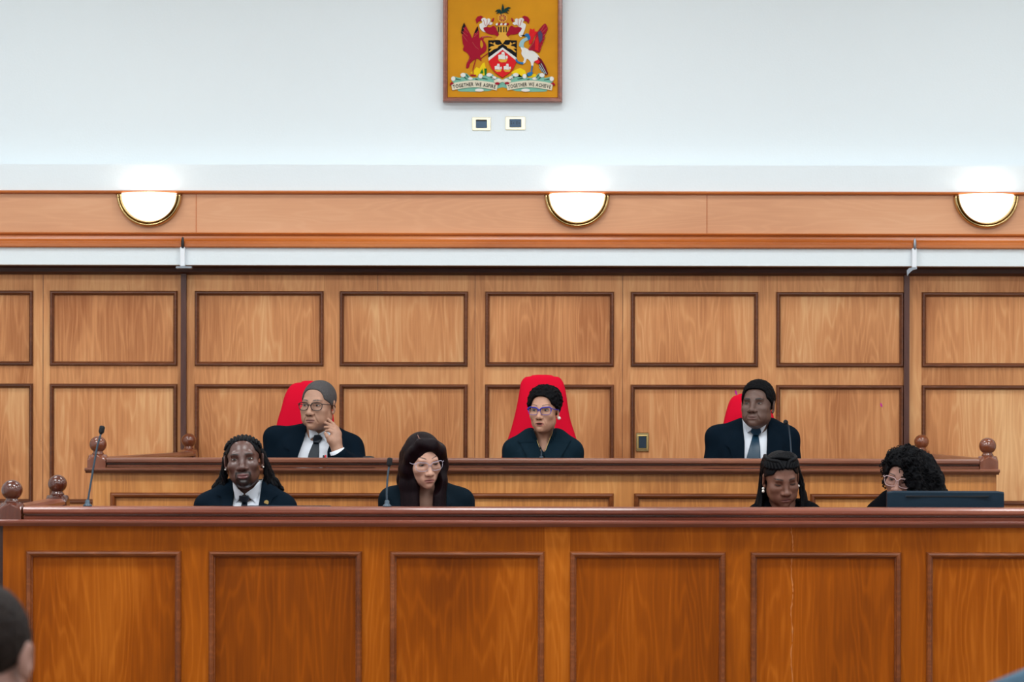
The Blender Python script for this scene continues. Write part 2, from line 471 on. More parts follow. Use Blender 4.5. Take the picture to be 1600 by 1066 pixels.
# ================================================================ ROOM
WALL = 13.8
XL, XR, YB = -4.7, 4.5, -3.2
def sbox(name, x0, x1, y0, y1, z0, z1, mat, parent=None):
    o = MB().box(x0, x1, y0, y1, z0, z1).mk(name, mat, parent)
    return o if parent else struct(o)
wall_back = sbox('wall_back', XL - 0.2, XR + 0.2, WALL, WALL + 0.2, 0, CEIL, M['wall'])
floor = sbox('floor', XL - 0.2, XR + 0.2, YB - 0.2, WALL + 0.2, -0.2, 0, M['floor'])
sbox('ceiling', XL - 0.2, XR + 0.2, YB - 0.2, WALL + 0.2, CEIL, CEIL + 0.2, M['ceil'])
sbox('wall_left', XL - 0.2, XL, YB, WALL, 0, CEIL, M['wall'])
sbox('wall_right', XR, XR + 0.2, YB, WALL, 0, CEIL, M['wall'])
sbox('wall_front', XL - 0.2, XR + 0.2, YB - 0.2, YB, 0, CEIL, M['wall'])
PLAT_C, PLAT_J = 0.19, 0.44
sbox('platform', XL, XR, 10.12, 11.83, 0.0, PLAT_C, M['floor'], floor)
sbox('platform', XL, XR, 11.83, WALL, 0.0, PLAT_J, M['floor'], floor)

# --- panelling: every field, moulding, stile and rail its own piece
cols = [(-148, 53), (79, 278), (305, 506), (531, 731), (758, 959), (985, 1184), (1212, 1411), (1439, 1638)]
rows = [(456, 573), (601, 788)]
yS, yP = WALL - 0.018, WALL - 0.013
ztop = PZ(412, WALL)
zb = 0.0
MPROF = [(0, 0), (0.001, 0.012), (0.006, 0.019), (0.013, 0.019), (0.018, 0.012), (0.0215, 0.008), (0.023, 0)]
for x0, x1 in cols:
    for r, (y0, y1) in enumerate(rows):
        a, b, c, d = PX(x0, WALL), PX(x1, WALL), PZ(y1, WALL), PZ(y0, WALL)
        p = MB().box(a + .004, b - .004, yP, WALL, c + .004, d - .004).mk('panel', M['ply'], wall_back)
        MB().frame(a, b, c, d, yS, MPROF).mk('panel_moulding', M['wmould'], p)
edges = [XL] + [PX(v, WALL) for c in cols for v in c] + [XR]
for i in range(0, len(edges), 2):
    MB().box(edges[i], edges[i + 1], yS, WALL, zb, ztop).mk('stile', M['plyrail'], wall_back)
for x0, x1 in cols:
    a, b = PX(x0, WALL), PX(x1, WALL)
    for z0, z1 in ((PZ(456, WALL), ztop), (PZ(601, WALL), PZ(573, WALL)), (zb, PZ(788, WALL))):
        MB().box(a, b, yS, WALL, z0, z1).mk('rail', M['plyrail'], wall_back)
for px, y0_, y1_ in ((972.5, 430, 800), (742, 430, 800), (590, 430, 455), (67, 430, 800)):
    x = PX(px, yS); MB().box(x - .0014, x + .0014, yS - .0006, yS + .001, PZ(y1_, yS), PZ(y0_, yS)).mk('board_joint', M['wmould'], wall_back)
# dark vertical strips
for k, px in enumerate((287, 1416)):
    x = PX(px, WALL - .03)
    struct(MB().box(x - .0145, x + .0145, WALL - .045, yS, 0, PZ(425, WALL - .03)).mk('trim_%d' % (1 + k), M['darkstrip']))
# dark cornice under the white band, white band, crown, frieze, top bead, white fascia
z415 = PZ(415, 13.62)
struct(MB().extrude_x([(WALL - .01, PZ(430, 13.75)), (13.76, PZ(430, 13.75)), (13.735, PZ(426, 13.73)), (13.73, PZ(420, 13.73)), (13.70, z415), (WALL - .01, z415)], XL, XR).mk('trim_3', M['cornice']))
struct(MB().box(XL, XR, 13.62, WALL - .001, z415, PZ(388, 13.62)).mk('trim_4', M['wall']))
zc0, zc1 = PZ(388, 13.6), PZ(365, 13.66)
crown_p = [(13.66, zc0), (13.605, zc0), (13.598, zc0 + .006), (13.598, zc0 + .022), (13.604, zc0 + .027), (13.612, zc0 + .028), (13.612, zc0 + .034)]
for t in range(7):
    a = t / 6 * math.pi / 2
    crown_p.append((13.617 + .026 * math.sin(a) , zc0 + .036 + .026 * (1 - math.cos(a))))
crown_p += [(13.646, zc1 - .012), (13.634, zc1 - .010), (13.630, zc1 - .004), (13.634, zc1), (13.66, zc1)]
struct(MB().extrude_x(crown_p, XL, XR).mk('trim_5', M['crown']))
zf0, zf1 = zc1, PZ(304, 13.66)
frz = struct(MB().box(XL, XR, 13.66, WALL - .001, PZ(388, 13.62), PZ(300, 13.66)).mk('trim_6', M['frieze']))
MB().extrude_x([(13.66, zf1 - .002), (13.645, zf1), (13.632, zf1 + .004), (13.630, zf1 + .010), (13.638, zf1 + .016), (13.66, zf1 + .018)], XL, XR).mk('top_bead', M['crown'], frz)
MB().box(PX(306, 13.66) - .002, PX(306, 13.66) + .002, 13.6585, 13.661, zf0, zf1).mk('board_joint', M['crown'], frz)
MB().box(PX(1104, 13.66) - .002, PX(1104, 13.66) + .002, 13.6585, 13.661, zf0, zf1).mk('board_joint', M['crown'], frz)
struct(MB().box(XL, XR, 13.655, WALL - .001, PZ(300, 13.655), PZ(258, 13.655)).mk('trim_7', M['wall']))

# --- white hanging brackets in front of the white band
def bracket(px, label, hookmat, foot):
    D = 13.6; x = PX(px, D); s = D / FPX
    t = thing('wall_bracket', label, 'bracket', (x, D, PZ(418, D)), 'white brackets on the beam')
    MB().box(x - 3.6 * s, x + 3.6 * s, D - .012, 13.62, PZ(417.5, D), PZ(387, D), .003).mk('strap', M['white'], t)
    MB().lathe((x + .5 * s, 13.588, PZ(388, D)), [(.004, -.004), (.007, 0), (.0085, .02), (.0078, .038), (.005, .052), (.001, .056)], 14).mk('hook', hookmat, t, True)
    if foot == 'flat':
        MB().box(x - 10 * s, x + 15 * s, D - .02, 13.63, PZ(421, D), PZ(417.5, D), .002).mk('foot', M['steel'], t)
    else:
        f = MB(); P = [(x + 4 * s, PZ(417, D)), (x - 8 * s, PZ(418, D)), (x - 12 * s, PZ(422, D)), (x - 11 * s, PZ(431, D)), (x - 9 * s, PZ(427, D)), (x - 3 * s, PZ(421.5, D)), (x + 4 * s, PZ(419.5, D))]
        f.loft([[(a, y, b) for a, b in P] for y in (D - .012, D + .018)]); f.mk('foot', M['steel'], t)
bracket(285, 'white strap bracket with a dark hook, on the white beam at the left', M['black'], 'flat')
bracket(1428, 'white strap bracket with a silver hook, on the white beam at the right', M['steel'], 'angle')

# --- half-round wall lamps
def wall_lamp(px, label):
    D = 13.655; x = PX(px, D); z = PZ(302.5, 13.6); R = .147
    t = thing('wall_lamp', label, 'lamp', (x, D, z - .17), 'half-round wall lamps on the frieze')
    n, m = 28, 10; rows_ = []
    for i in range(m + 1):          # from the wall to the front
        a = i / m * math.pi / 2 * .985
        rows_.append([(x + R * math.cos(a) * math.cos(math.pi + math.pi * k / n), D - .006 - .105 * math.sin(a), z + R * math.cos(a) * math.sin(math.pi + math.pi * k / n)) for k in range(n + 1)])
    inner = [[(x + (p[0] - x) * .96, D - .006 + (p[1] - D + .006) * .95, z + (p[2] - z) * .96) for p in r] for r in rows_]
    b = MB(); b.loft(rows_, closed=False, caps=False); k0 = len(b.v); b.loft(inner, closed=False, caps=False)
    b.mk('glass_bowl', M['bowl'], t, True)
    def half_ring(Ro, Ri, h, nm, mat):
        q = [(Ri, -.004), (Ri, h * .55), (Ri + (Ro - Ri) * .2, h * .92), (Ri + (Ro - Ri) * .5, h), (Ri + (Ro - Ri) * .8, h * .85), (Ro, h * .4), (Ro, -.004)]
        rg = [[(x + r * math.cos(math.pi + math.pi * k / 40), D - hh, z - .004 + r * math.sin(math.pi + math.pi * k / 40)) for r, hh in q] for k in range(41)]
        return MB().loft(rg).mk(nm, mat, t, True)
    half_ring(.1745, .155, .034, 'brass_rim', M['brass'])
    half_ring(.156, .1455, .042, 'brass_inner_rim', M['brass'])
    MB().ball((x, D - .045, z - .05), .022).mk('bulb', M['bulb'], t, True)
    L = bpy.data.lights.new('lamp_light', 'POINT'); L.energy = 0.3; L.color = (1, .93, .82); L.shadow_soft_size = .035
    o = bpy.data.objects.new('lamp_light', L); o.location = (0, -.06, .17 - .006); o.parent = t; COL.objects.link(o)
wall_lamp(233, 'leftmost of the three brass-rimmed half-round lit wall lamps')
wall_lamp(901, 'middle one of the three brass-rimmed half-round lit wall lamps')
wall_lamp(1540, 'rightmost of the three brass-rimmed half-round lit wall lamps')

# --- wall plates
def plate(px, py, w, h, label, kind, mat):
    D = WALL if py < 300 else yS - .002
    x, z = PX(px, D), PZ(py, D); s = D / FPX; w *= s / 2; h *= s / 2
    t = thing('wall_plate', label, 'outlet' if kind != 'switch' else 'switch', (x, D, z - h), None)
    y = D - .008 if py < 300 else yP - .008
    MB().box(x - w, x + w, y, y + .009 if py > 300 else D + .001, z - h, z + h, .003).mk('cover_plate', mat, t)
    if kind == 'upright':
        iw, ih = w * .58, h * .62
        MB().frame(x - iw - .006, x + iw + .006, z - ih - .006, z + ih + .006, y, [(0, 0), (0, .005), (.003, .006), (.006, .002)]).mk('insert_frame', M['gold'], t)
    else: iw, ih = w * .6, h * .62
    ins = MB().box(x - iw, x + iw, y - .004, y + .002, z - ih, z + ih, .0015).mk('insert', M['navy'] if kind != 'upright' else plain('dark_navy_plastic', (22, 44, 62), .4), t)
    if kind == 'socket':
        for dx in (-.5, .45):
            for ox, oz in ((-.006, .006), (-.006, -.004), (.006, 0)):
                MB().box(x + dx * iw + ox - .0022, x + dx * iw + ox + .0022, y - .0048, y - .003, z + oz - .0028, z + oz + .0028).mk('socket_hole', M['black'], ins)
    if kind == 'switch':
        MB().box(x - iw * .96, x + iw * .96, y - .0065, y - .003, z + ih * .62, z + ih * .94, .001).mk('rocker', M['black'], ins)
plate(751.5, 194, 29, 21, 'pale brass wall plate with a plain blue-grey insert, left of the socket plate', 'switch', M['plate'])
plate(804.5, 193, 31, 21, 'pale brass wall plate with two socket outlets, right of the plain plate', 'socket', M['plate'])
plate(1004, 691, 20, 30, 'upright dark brass wall plate on the panelling behind the judges', 'upright', M['brass'])

for px, py, sz, lab in ((1150, 613, 4.5, 'magenta petal speck on the panelling above the right red chair'), (1377, 632, 3.5, 'magenta petal speck on the panelling right of the right judge')):
    D = yP; s = D / FPX; x, z = PX(px, D), PZ(py, D)
    P = [(x - .45 * sz * s, z + sz * s), (x + .2 * sz * s, z + .5 * sz * s), (x + .5 * sz * s, z - .6 * sz * s), (x + .2 * sz * s, z - sz * s), (x - .4 * sz * s, z - .3 * sz * s)]
    o = MB().loft([[(a, y, b) for a, b in P] for y in (D - .0025, D + .0005)]).mk('petal', M['petal'])
    rebase(o); tag(o, lab, 'petal')

# ================================================================ BENCHES
def newel(parent, x, y, z0, w, ball_r, mat=None):
    mat = mat or M['finial']
    """square post with a four-way coved top, neck and turned ball"""
    h = w / 2; mb = MB(); rings = []
    def sq(hw, z, e, lift=0.0, n=32):
        r = []
        for k in range(n):
            a = 2 * math.pi * k / n + math.pi / 4; c, si = math.cos(a), math.sin(a)
            q = hw / ((abs(c) ** e + abs(si) ** e) ** (1 / e))
            face = 1 - min(1.0, abs(abs(math.atan2(si, c) % (math.pi / 2)) - math.pi / 4) / (math.pi / 4))  # 1 at corner
            r.append((x + q * c, y + q * si, z + lift * (1 - face)))
        return r
    hb = w * .40
    rings += [sq(h, z0, 14), sq(h, z0 + hb * .9, 14), sq(h * .995, z0 + hb, 14, w * .24), sq(h * .90, z0 + hb + w * .10, 7, w * .19), sq(h * .78, z0 + hb + w * .18, 4, w * .11), sq(h * .66, z0 + hb + w * .26, 2.6, w * .04), sq(h * .58, z0 + hb + w * .31, 2)]
    p = mb.loft(rings).mk('newel_post', mat, parent, False)
    zz = z0 + hb + w * .31; b = MB(); R = ball_r
    prof = [(h * .60, zz - .002), (h * .62, zz + .004), (h * .52, zz + .008), (h * .52, zz + .012)]
    zc = zz + .010 + R * .90
    for k in range(15):
        a = -math.radians(58) + k / 14 * math.radians(148)
        prof.append((max(R * math.cos(a), .0008), zc + R * .96 * math.sin(a)))
    b.lathe((x, y, 0), prof, 32).mk('ball_finial', mat, p, True)
    return p

def rail_prof(y0, y1, z0, z1):
    """rounded hand rail with a shadow groove under its nose"""
    h = z1 - z0
    return [(y1, z0), (y0 + .016, z0), (y0 + .012, z0 + h * .22), (y0 + .030, z0 + h * .30), (y0 + .030, z0 + h * .40), (y0 + .005, z0 + h * .46), (y0, z0 + h * .58), (y0, z0 + h * .80), (y0 + .005, z0 + h * .94), (y0 + .014, z1), (y1 - .01, z1), (y1, z1 - .008)]
def ledge_prof(y0, y1, z0, z1):
    h = z1 - z0
    return [(y1, z0 - .010), (y0 + .026, z0 - .010), (y0 + .018, z0), (y0 + .004, z0), (y0, z0 + h * .35), (y0, z0 + h * .75), (y0 + .006, z1), (y1, z1)]

def bench(D, ledge, rail, frames, fy, xl, xr, bottom, th, mats, parent, post_w, ball_r, panel_bottom):
    """front of a panelled bench, all in the photograph's pixels at depth D"""
    mp, mr, mm = mats
    yF = D + .040                                   # face of the boards
    z_l0, z_l1 = PZ(ledge[1], D), PZ(ledge[0], D); z_r0, z_r1 = PZ(rail[1], D), PZ(rail[0], D)
    x0, x1 = PX(xl, yF), PX(xr, yF)
    fz1 = PZ(fy, yF); fz0 = panel_bottom
    ztop_ = z_l0 - .004
    xs = [x0] + [PX(v, yF) for f in frames for v in f] + [x1]
    for i in range(0, len(xs), 2):
        if xs[i + 1] - xs[i] > .002: MB().box(xs[i], xs[i + 1], yF, yF + .03, bottom, ztop_).mk('stile', mr, parent)
    for i in range(1, len(xs) - 1, 2):
        a, b = xs[i], xs[i + 1]
        MB().box(a, b, yF, yF + .03, fz1, ztop_).mk('top_rail', mr, parent)
        MB().box(a, b, yF, yF + .03, bottom, fz0).mk('bottom_rail', mr, parent)
        p = MB().box(a + .003, b - .003, yF + .006, yF + .03, fz0 + .003, fz1 - .003).mk('front_panel', mp, parent)
        MB().frame(a, b, fz0, fz1, yF, [(0, -.001), (0, .010), (.004, .016), (.011, .018), (.018, .015), (.021, .006), (.024, .004), (.025, -.006)]).mk('panel_moulding', mm, p)
    return yF, z_l0, z_l1, z_r0, z_r1

# --- clerks' bench, nearest the camera
FD = 9.97
fb = thing('clerks_bench', 'long orange-brown panelled clerks bench across the front, nearest the camera', 'bench', (0, FD, 0))
fframes = [(42, 284), (327, 566), (610, 851), (891, 1134), (1173, 1408), (1448, 1690)]
yF, zl0, zl1, zr0, zr1 = bench(FD, (813.5, 820), (793.5, 813.5), fframes, 862, 5, 1740, 0.0, .03, (M['desk'], M['deskrail'], M['dmould']), fb, .09, .04, .17)
xl, xr = PX(-6, FD), PX(1746, FD)
MB().extrude_x(ledge_prof(FD - .012, FD + .16, zl0, zl1), xl, xr).mk('ledge', M['cap'], fb)
xr0 = PX(36, FD)
MB().extrude_x(rail_prof(FD + .004, FD + .12, zr0, zr1), xr0, xr).mk('hand_rail', M['cap'], fb)
newel(fb, PX(19, FD + .055), FD + .055, zl1 - .001, .094, .0415)
def side_rail(p0, p1, z0, z1, w, name, mat, parent):
    a, b = Vector((*p0, 0)), Vector((*p1, 0)); d = (b - a).normalized(); n = Vector((d.y, -d.x, 0))
    pr = [(-w / 2 + .012, z0), (w / 2 - .012, z0), (w / 2 - .012, z0 + (z1 - z0) * .4), (w / 2, z0 + (z1 - z0) * .5), (w / 2, z1 - .012), (w / 2 - .014, z1), (-w / 2 + .014, z1), (-w / 2, z1 - .012), (-w / 2, z0 + (z1 - z0) * .5), (-w / 2 + .012, z0 + (z1 - z0) * .4)]
    return MB().loft([[tuple(q + n * u) [:2] + (v,) for u, v in pr] for q in (a, b)]).mk(name, mat, parent)
def side_board(p0, p1, z0, z1, th, name, mat, parent):
    a, b = Vector((*p0, 0)), Vector((*p1, 0)); d = (b - a).normalized(); n = Vector((d.y, -d.x, 0)) * th / 2
    return MB().loft([[tuple(q)[:2] + (z,) for q in (a + n, b + n, b - n, a - n)] for z in (z0, z1)]).mk(name, mat, parent)
fp0 = (PX(19, FD + .055), FD + .055); fp1 = (PX(90, 10.95), 10.95)
newel(fb, fp1[0], fp1[1], zl1 - .001, .094, .0405)
side_rail((fp0[0] + .004, fp0[1] + .05), (fp1[0] - .003, fp1[1] - .046), zr0, zr1, .09, 'side_hand_rail', M['cap'], fb)
side_board((fp0[0] + .01, fp0[1] + .03), (fp1[0], fp1[1] + .03), 0, zl0 - .002, .03, 'side_panel', M['deskrail'], fb)
side_rail((fp0[0] + .01, fp0[1] + .11), (fp1[0], fp1[1] + .05), zl0 - .006, zl1 - .001, .13, 'side_ledge', M['cap'], fb)
MB().box(PX(-14, yF), PX(5, yF), yF + .012, yF + .05, 0, zl0 - .004).mk('end_shade_board', M['cornice'], fb)  # added dark board, stands in for the shadow at the bench's left end
worktop_z = zl0 - .16
MB().box(PX(60, 10.1), PX(1740, 10.1), FD + .09, FD + .52, worktop_z - .03, worktop_z, .004).mk('worktop', M['cap'], fb)

fill = plain('pale_wood_filler', (176, 104, 42), .6, var=.25, bscale=60)
rs = random.Random(3)
for y0_, y1_, yy in ((822.5, 861, yF - .0008), (869, 925, yF + .0052), (928, 1003, yF + .0052), (1006, 1120, yF + .0052)):
    L_, R_ = [], []
    for k in range(15):
        py = y0_ + (y1_ - y0_) * k / 14; cxx = 1238 + 1.2 * math.sin(py * .09) + rs.uniform(-.7, .7); w_ = rs.uniform(.2, 1.1)
        L_.append((PX(cxx - w_, yF), PZ(py, yF))); R_.append((PX(cxx + w_, yF), PZ(py, yF)))
    q_ = L_ + R_[::-1]
    MB().loft([[(u, y, v) for u, v in q_] for y in (yy, yy + .001)]).mk('seam_filler', fill, fb)

# --- judges' bench behind
JD = 11.75
jb = thing('judges_bench', 'long lighter wooden judges bench with ball-topped corner posts, behind the clerks', 'bench', (0, JD, PLAT_C))
jframes = [(173, 409), (435, 684), (710, 959), (991, 1240), (1266, 1515)]
yJ, jl0, jl1, jr0, jr1 = bench(JD, (732.5, 737.5), (716.5, 731.5), jframes, 771, 145, 1557, PLAT_C, .03, (M['jdesk'], M['jdesk'], M['dmould']), jb, .09, .04, .5)
jx0, jx1 = PX(133, JD), PX(1562, JD)
MB().extrude_x(ledge_prof(JD - .012, JD + .16, jl0, jl1), jx0, jx1).mk('ledge', M['cap_j'], jb)
MB().extrude_x(rail_prof(JD + .004, JD + .12, jr0, jr1), PX(166, JD), PX(1531, JD)).mk('hand_rail', M['cap_j'], jb)
pl0, pr0 = (PX(153, JD + .05), JD + .055), (PX(1543.5, JD + .05), JD + .055)
pl1, pr1 = (PX(295, 13.64), 13.64), (PX(1440, 13.64), 13.64)
for p in (pl0, pr0, pl1, pr1): newel(jb, p[0], p[1], jl1 - .001, .088, .0395, M['finial_light'])
for a, b, sx in ((pl0, pl1, 1), (pr0, pr1, -1)):
    d = (Vector(b) - Vector(a)).normalized()
    side_rail(tuple(Vector(a) + d * .048), tuple(Vector(b) - d * .048), jr0, jr1, .085, 'side_hand_rail', M['cap_j'], jb)
    side_rail(tuple(Vector(a) + d * .11), tuple(Vector(b) + d * .06), jl0, jl1 - .001, .12, 'side_ledge', M['cap_j'], jb)
    side_board(tuple(Vector(a) + d * .03), tuple(Vector(b) + d * .06), PLAT_C, jl0 - .002, .03, 'side_panel', M['jdesk'], jb)
jw = jl0 - .10
MB().box(PX(300, 11.9), PX(1440, 11.9), JD + .09, JD + .34, jw - .03, jw, .004).mk('worktop', M['cap_j'], jb)

# ================================================================ COAT OF ARMS
def CC(p): return (PX(680 + p[0] * 220 / 1066, WALL - .05), PZ(p[1] * 220 / 1066, WALL - .05))
cm = {k: plain('painted_' + k, tuple(v * .93 for v in c), .6, spec=.12) for k, c in dict(ochre=(212, 148, 30), crimson=(168, 12, 44), scarlet=(228, 30, 36), white=(238, 236, 232), black=(12, 12, 18), gold=(240, 178, 66), dark_green=(14, 56, 52), sea_green=(128, 192, 170), blue=(40, 118, 178), pale_blue=(160, 200, 208), yellow=(250, 214, 20), cream=(234, 226, 202), rose=(196, 84, 80), purple_grey=(84, 72, 104), leaf_green=(22, 120, 40), dark_red=(110, 12, 34)).items()}
M['crest_frame'] = wood('crest_frame_wood', (104, 50, 36), (136, 72, 52), (160, 92, 68), .3, 'x', coat=.3)
Yb = WALL - .045
crest = thing('coat_of_arms', 'framed painted coat of arms on an ochre board, high on the white wall', 'emblem', (PX(785, WALL), WALL - .03, PZ(160, WALL)))
ax, bx, cz, dz = PX(691.5, Yb), PX(877.5, Yb), PZ(159.5, Yb), PZ(-14, Yb)
MB().frame(ax, bx, cz, dz, WALL - .02, [(0, -.02), (0, .040), (.004, .046), (.012, .046), (.015, .041), (.019, .041), (.024, .034), (.026, .02)]).mk('frame', M['crest_frame'], crest)
mo = plain('painted_ochre_board', (206, 140, 18), .6, spec=.15, var=.10, bscale=5)
board = MB().box(ax + .02, bx - .02, Yb, WALL - .002, cz + .02, dz - .02).mk('board', mo, crest)

def closed_spline(pts, n=5):
    P = [np.array(p, float) for p in pts]; out = []; m = len(P)
    for k in range(m):
        a, b, c, d = P[k - 1], P[k], P[(k + 1) % m], P[(k + 2) % m]
        for i in range(n):
            u = i / n
            out.append(tuple(0.5 * (2 * b + (c - a) * u + (2 * a - 5 * b + 4 * c - d) * u * u + (3 * b - a - 3 * c + d) * u ** 3)))
    return out
JOINED = ('feather_lines', 'wave_line', 'mantling_fold', 'tail_stripes', 'wing_feathers', 'ship_wheel', 'visor_gap', 'wreath', 'ship_sails', 'legs', 'wing_tips')
relief_n = [0]
def relief(name, polys, mat, layer, parent=crest, smooth=False):
    """flat cut-outs (crest coordinates) standing proud of the board, each at its own tiny height"""
    VV, FF, out = [], [], None
    for poly in polys:
        q = [CC(p) for p in (closed_spline(poly) if smooth else poly)]
        relief_n[0] += 1; h = .0022 * layer + .00035 * (relief_n[0] % 6)
        v, f = trifill(q, 1e9)
        V, F = slab(v, f, Yb - h, h + .001)
        if name in JOINED:
            n = len(VV); VV += V.tolist(); FF += [tuple(i + n for i in t) for t in F]
        else:
            out = mk(name, V, F, cm[mat], parent)
    if VV:
        out = mk(name, VV, FF, cm[mat], parent)
        if len(polys) > 1: out['kind'] = 'stuff'
    return out
def mir(poly): return [(1010 - x, y) for x, y in poly]
def stroke(a, b, w0, w1=None):
    w1 = w0 if w1 is None else w1
    a, b = np.array(a, float), np.array(b, float); d = (b - a) / np.linalg.norm(b - a); n = np.array([-d[1], d[0]])
    return [tuple(a + n * w0 / 2), tuple(b + n * w1 / 2), tuple(b - n * w1 / 2), tuple(a - n * w0 / 2)]
def oval(c, rx, ry, n=18): return [(c[0] + rx * math.cos(2 * math.pi * k / n), c[1] + ry * math.sin(2 * math.pi * k / n)) for k in range(n)]

sh = [(397, 306), (613, 306), (613, 440), (606, 480), (588, 520), (560, 552), (505, 592), (450, 552), (422, 520), (404, 480), (397, 440)]
shield = relief('shield', [sh], 'black', 2)
low = [(400, 461), (404, 480), (422, 520), (450, 552), (505, 590), (560, 552), (588, 520), (606, 480), (611, 461)]
relief('white_chevron', [[(397, 440), (505, 360), (613, 440), (611, 462), (505, 590), (400, 462)]], 'white', 3, shield)
relief('red_field', [[(505, 379)] + [(611, 463)] + low[::-1][1:-1] + [(400, 463)]], 'scarlet', 4, shield)
def ship(cx, cy, s):
    f = lambda P: [(cx + x * s, cy + y * s) for x, y in P]
    relief('ship_hull', [f([(-38, 8), (-24, 12), (24, 12), (36, -2), (34, 16), (24, 32), (-14, 34), (-28, 24)])], 'gold', 5, shield)
    relief('ship_sails', [f([(-34, -20), (-8, -26), (-6, -4), (-4, 10), (-32, 10)]), f([(-8, -44), (12, -44), (16, -24), (-10, -24)]), f([(-8, -22), (16, -22), (20, 12), (-6, 12)]), f([(20, -12), (34, -18), (38, 2), (24, 10)])], 'white', 6, shield)
ship(507, 440, 1.0); ship(472, 520, .78); ship(540, 520, .78)
hb = [(400, 368), (420, 352), (446, 348), (420, 322), (404, 326), (430, 336), (446, 318), (452, 338), (470, 342), (500, 336), (474, 352), (468, 364), (440, 374), (408, 398), (402, 392), (424, 370)]
relief('hummingbird', [hb], 'gold', 3, shield); relief('hummingbird', [mir(hb)], 'gold', 3, shield)
# helmet with bars, wreath, wheel, palm
hel = relief('helmet', [[(462, 208), (476, 194), (505, 190), (534, 194), (548, 208), (548, 230), (536, 250), (530, 264), (548, 286), (566, 302), (525, 306), (505, 336), (485, 306), (444, 302), (462, 286), (480, 264), (474, 250), (462, 230)]], 'gold', 5)
relief('visor_gap', [[(x - 5, 204), (x + 5, 204), (x + 4, 246), (x - 4, 246)] for x in (475, 493, 515, 533)], 'black', 6, hel)
relief('wreath', [stroke((456 + 16 * k, 192), (470 + 16 * k, 180), 14) for k in range(0, 6, 2)], 'white', 6)
relief('wreath', [stroke((456 + 16 * k, 190), (470 + 16 * k, 178), 14) for k in range(1, 6, 2)], 'crimson', 6)
ring = []
for k in range(24):
    a, b = 2 * math.pi * k / 24, 2 * math.pi * (k + 1) / 24
    ring.append([(505 + 36 * math.cos(a), 138 + 36 * math.sin(a)), (505 + 36 * math.cos(b), 138 + 36 * math.sin(b)), (505 + 28 * math.cos(b), 138 + 28 * math.sin(b)), (505 + 28 * math.cos(a), 138 + 28 * math.sin(a))])
wh = relief('ship_wheel', ring + [stroke((505 - 28 * math.cos(a), 138 - 28 * math.sin(a)), (505 + 28 * math.cos(a), 138 + 28 * math.sin(a)), 4) for a in (0, .785, 1.571, 2.356)], 'gold', 3)
relief('wheel_rim_line', [oval((505, 138), 27, 27)], 'rose', 1, wh)
relief('palm_leaf', [[(507, 108), (496, 78), (500, 52), (506, 30), (514, 52), (518, 80)], [(505, 100), (486, 72), (462, 74), (450, 88), (470, 86), (458, 106), (480, 96), (492, 112)], [(508, 100), (522, 66), (548, 54), (566, 60), (544, 72), (556, 82), (534, 84), (550, 104), (528, 94)]], 'dark_green', 4)
# mantling
relief('mantling_white', [[(330, 186), (352, 170), (342, 148), (366, 136), (384, 146), (398, 140), (414, 150), (410, 164), (430, 176), (414, 190), (400, 186), (380, 206), (368, 226), (376, 244), (352, 236), (334, 214)]], 'white', 2, smooth=True)
relief('mantling_white', [mir([(330, 186), (352, 170), (342, 148), (366, 136), (384, 146), (398, 140), (414, 150), (410, 164), (430, 176), (414, 190), (400, 186), (380, 206), (372, 232), (384, 262), (366, 282), (352, 262), (334, 214)])], 'white', 2, smooth=True)
mred = [(360, 214), (386, 204), (410, 208), (436, 196), (452, 208), (462, 230), (476, 262), (470, 278), (446, 264), (420, 262), (396, 256), (372, 240)]
relief('mantling_red', [mred, mir(mred)], 'crimson', 3, smooth=True)
curl = [(300, 150), (314, 128), (340, 120), (356, 128), (346, 140), (340, 160), (326, 160), (308, 180)]
relief('mantling_tip', [curl, mir(curl), [(420, 166), (430, 140), (440, 136), (436, 162)], mir([(420, 166), (430, 140), (440, 136), (436, 162)])], 'crimson', 3)
relief('mantling_fold', [stroke((360, 150), (376, 200), 4), stroke((388, 150), (386, 196), 4), stroke((410, 170), (390, 196), 3), mir(stroke((360, 150), (376, 200), 4)), mir(stroke((388, 150), (386, 196), 4))], 'rose', 3)
# scarlet ibis, left
ibis = relief('scarlet_ibis', [[(204, 330), (198, 268), (206, 220), (214, 180), (236, 214), (262, 262), (276, 288), (292, 246), (312, 206), (326, 238), (328, 284), (334, 288), (350, 280), (362, 290), (360, 306), (376, 330), (384, 366), (372, 394), (350, 410), (336, 424), (346, 464), (322, 446), (300, 448), (262, 478), (250, 512), (230, 516), (234, 480), (254, 434), (236, 402), (206, 380), (212, 350)]], 'crimson', 2, smooth=True)
relief('neck_gap', [closed_spline([(340, 306), (352, 318), (358, 344), (346, 366), (336, 344)])], 'ochre', 3, ibis)
relief('wing_tips', [[(190, 250), (198, 206), (214, 172), (224, 200), (214, 216), (204, 262)], [(292, 250), (318, 198), (322, 226), (304, 252)]], 'black', 3, ibis)
relief('feather_lines', [stroke(a, b, 4, 2) for a, b in (((206, 212), (244, 250)), ((198, 240), (240, 276)), ((200, 262), (226, 300)), ((214, 282), (240, 316)), ((296, 262), (318, 234)), ((290, 280), (322, 250)), ((276, 320), (300, 356)), ((300, 356), (326, 376)), ((240, 472), (262, 440)))], 'rose', 3, ibis)
relief('beak', [[(346, 278), (392, 272), (426, 282), (392, 280), (350, 288)]], 'rose', 3, ibis)
relief('legs', [stroke((304, 446), (282, 520), 6), stroke((282, 520), (282, 568), 6), stroke((340, 444), (394, 404), 5), stroke((262, 572), (306, 572), 9)], 'crimson', 3, ibis)
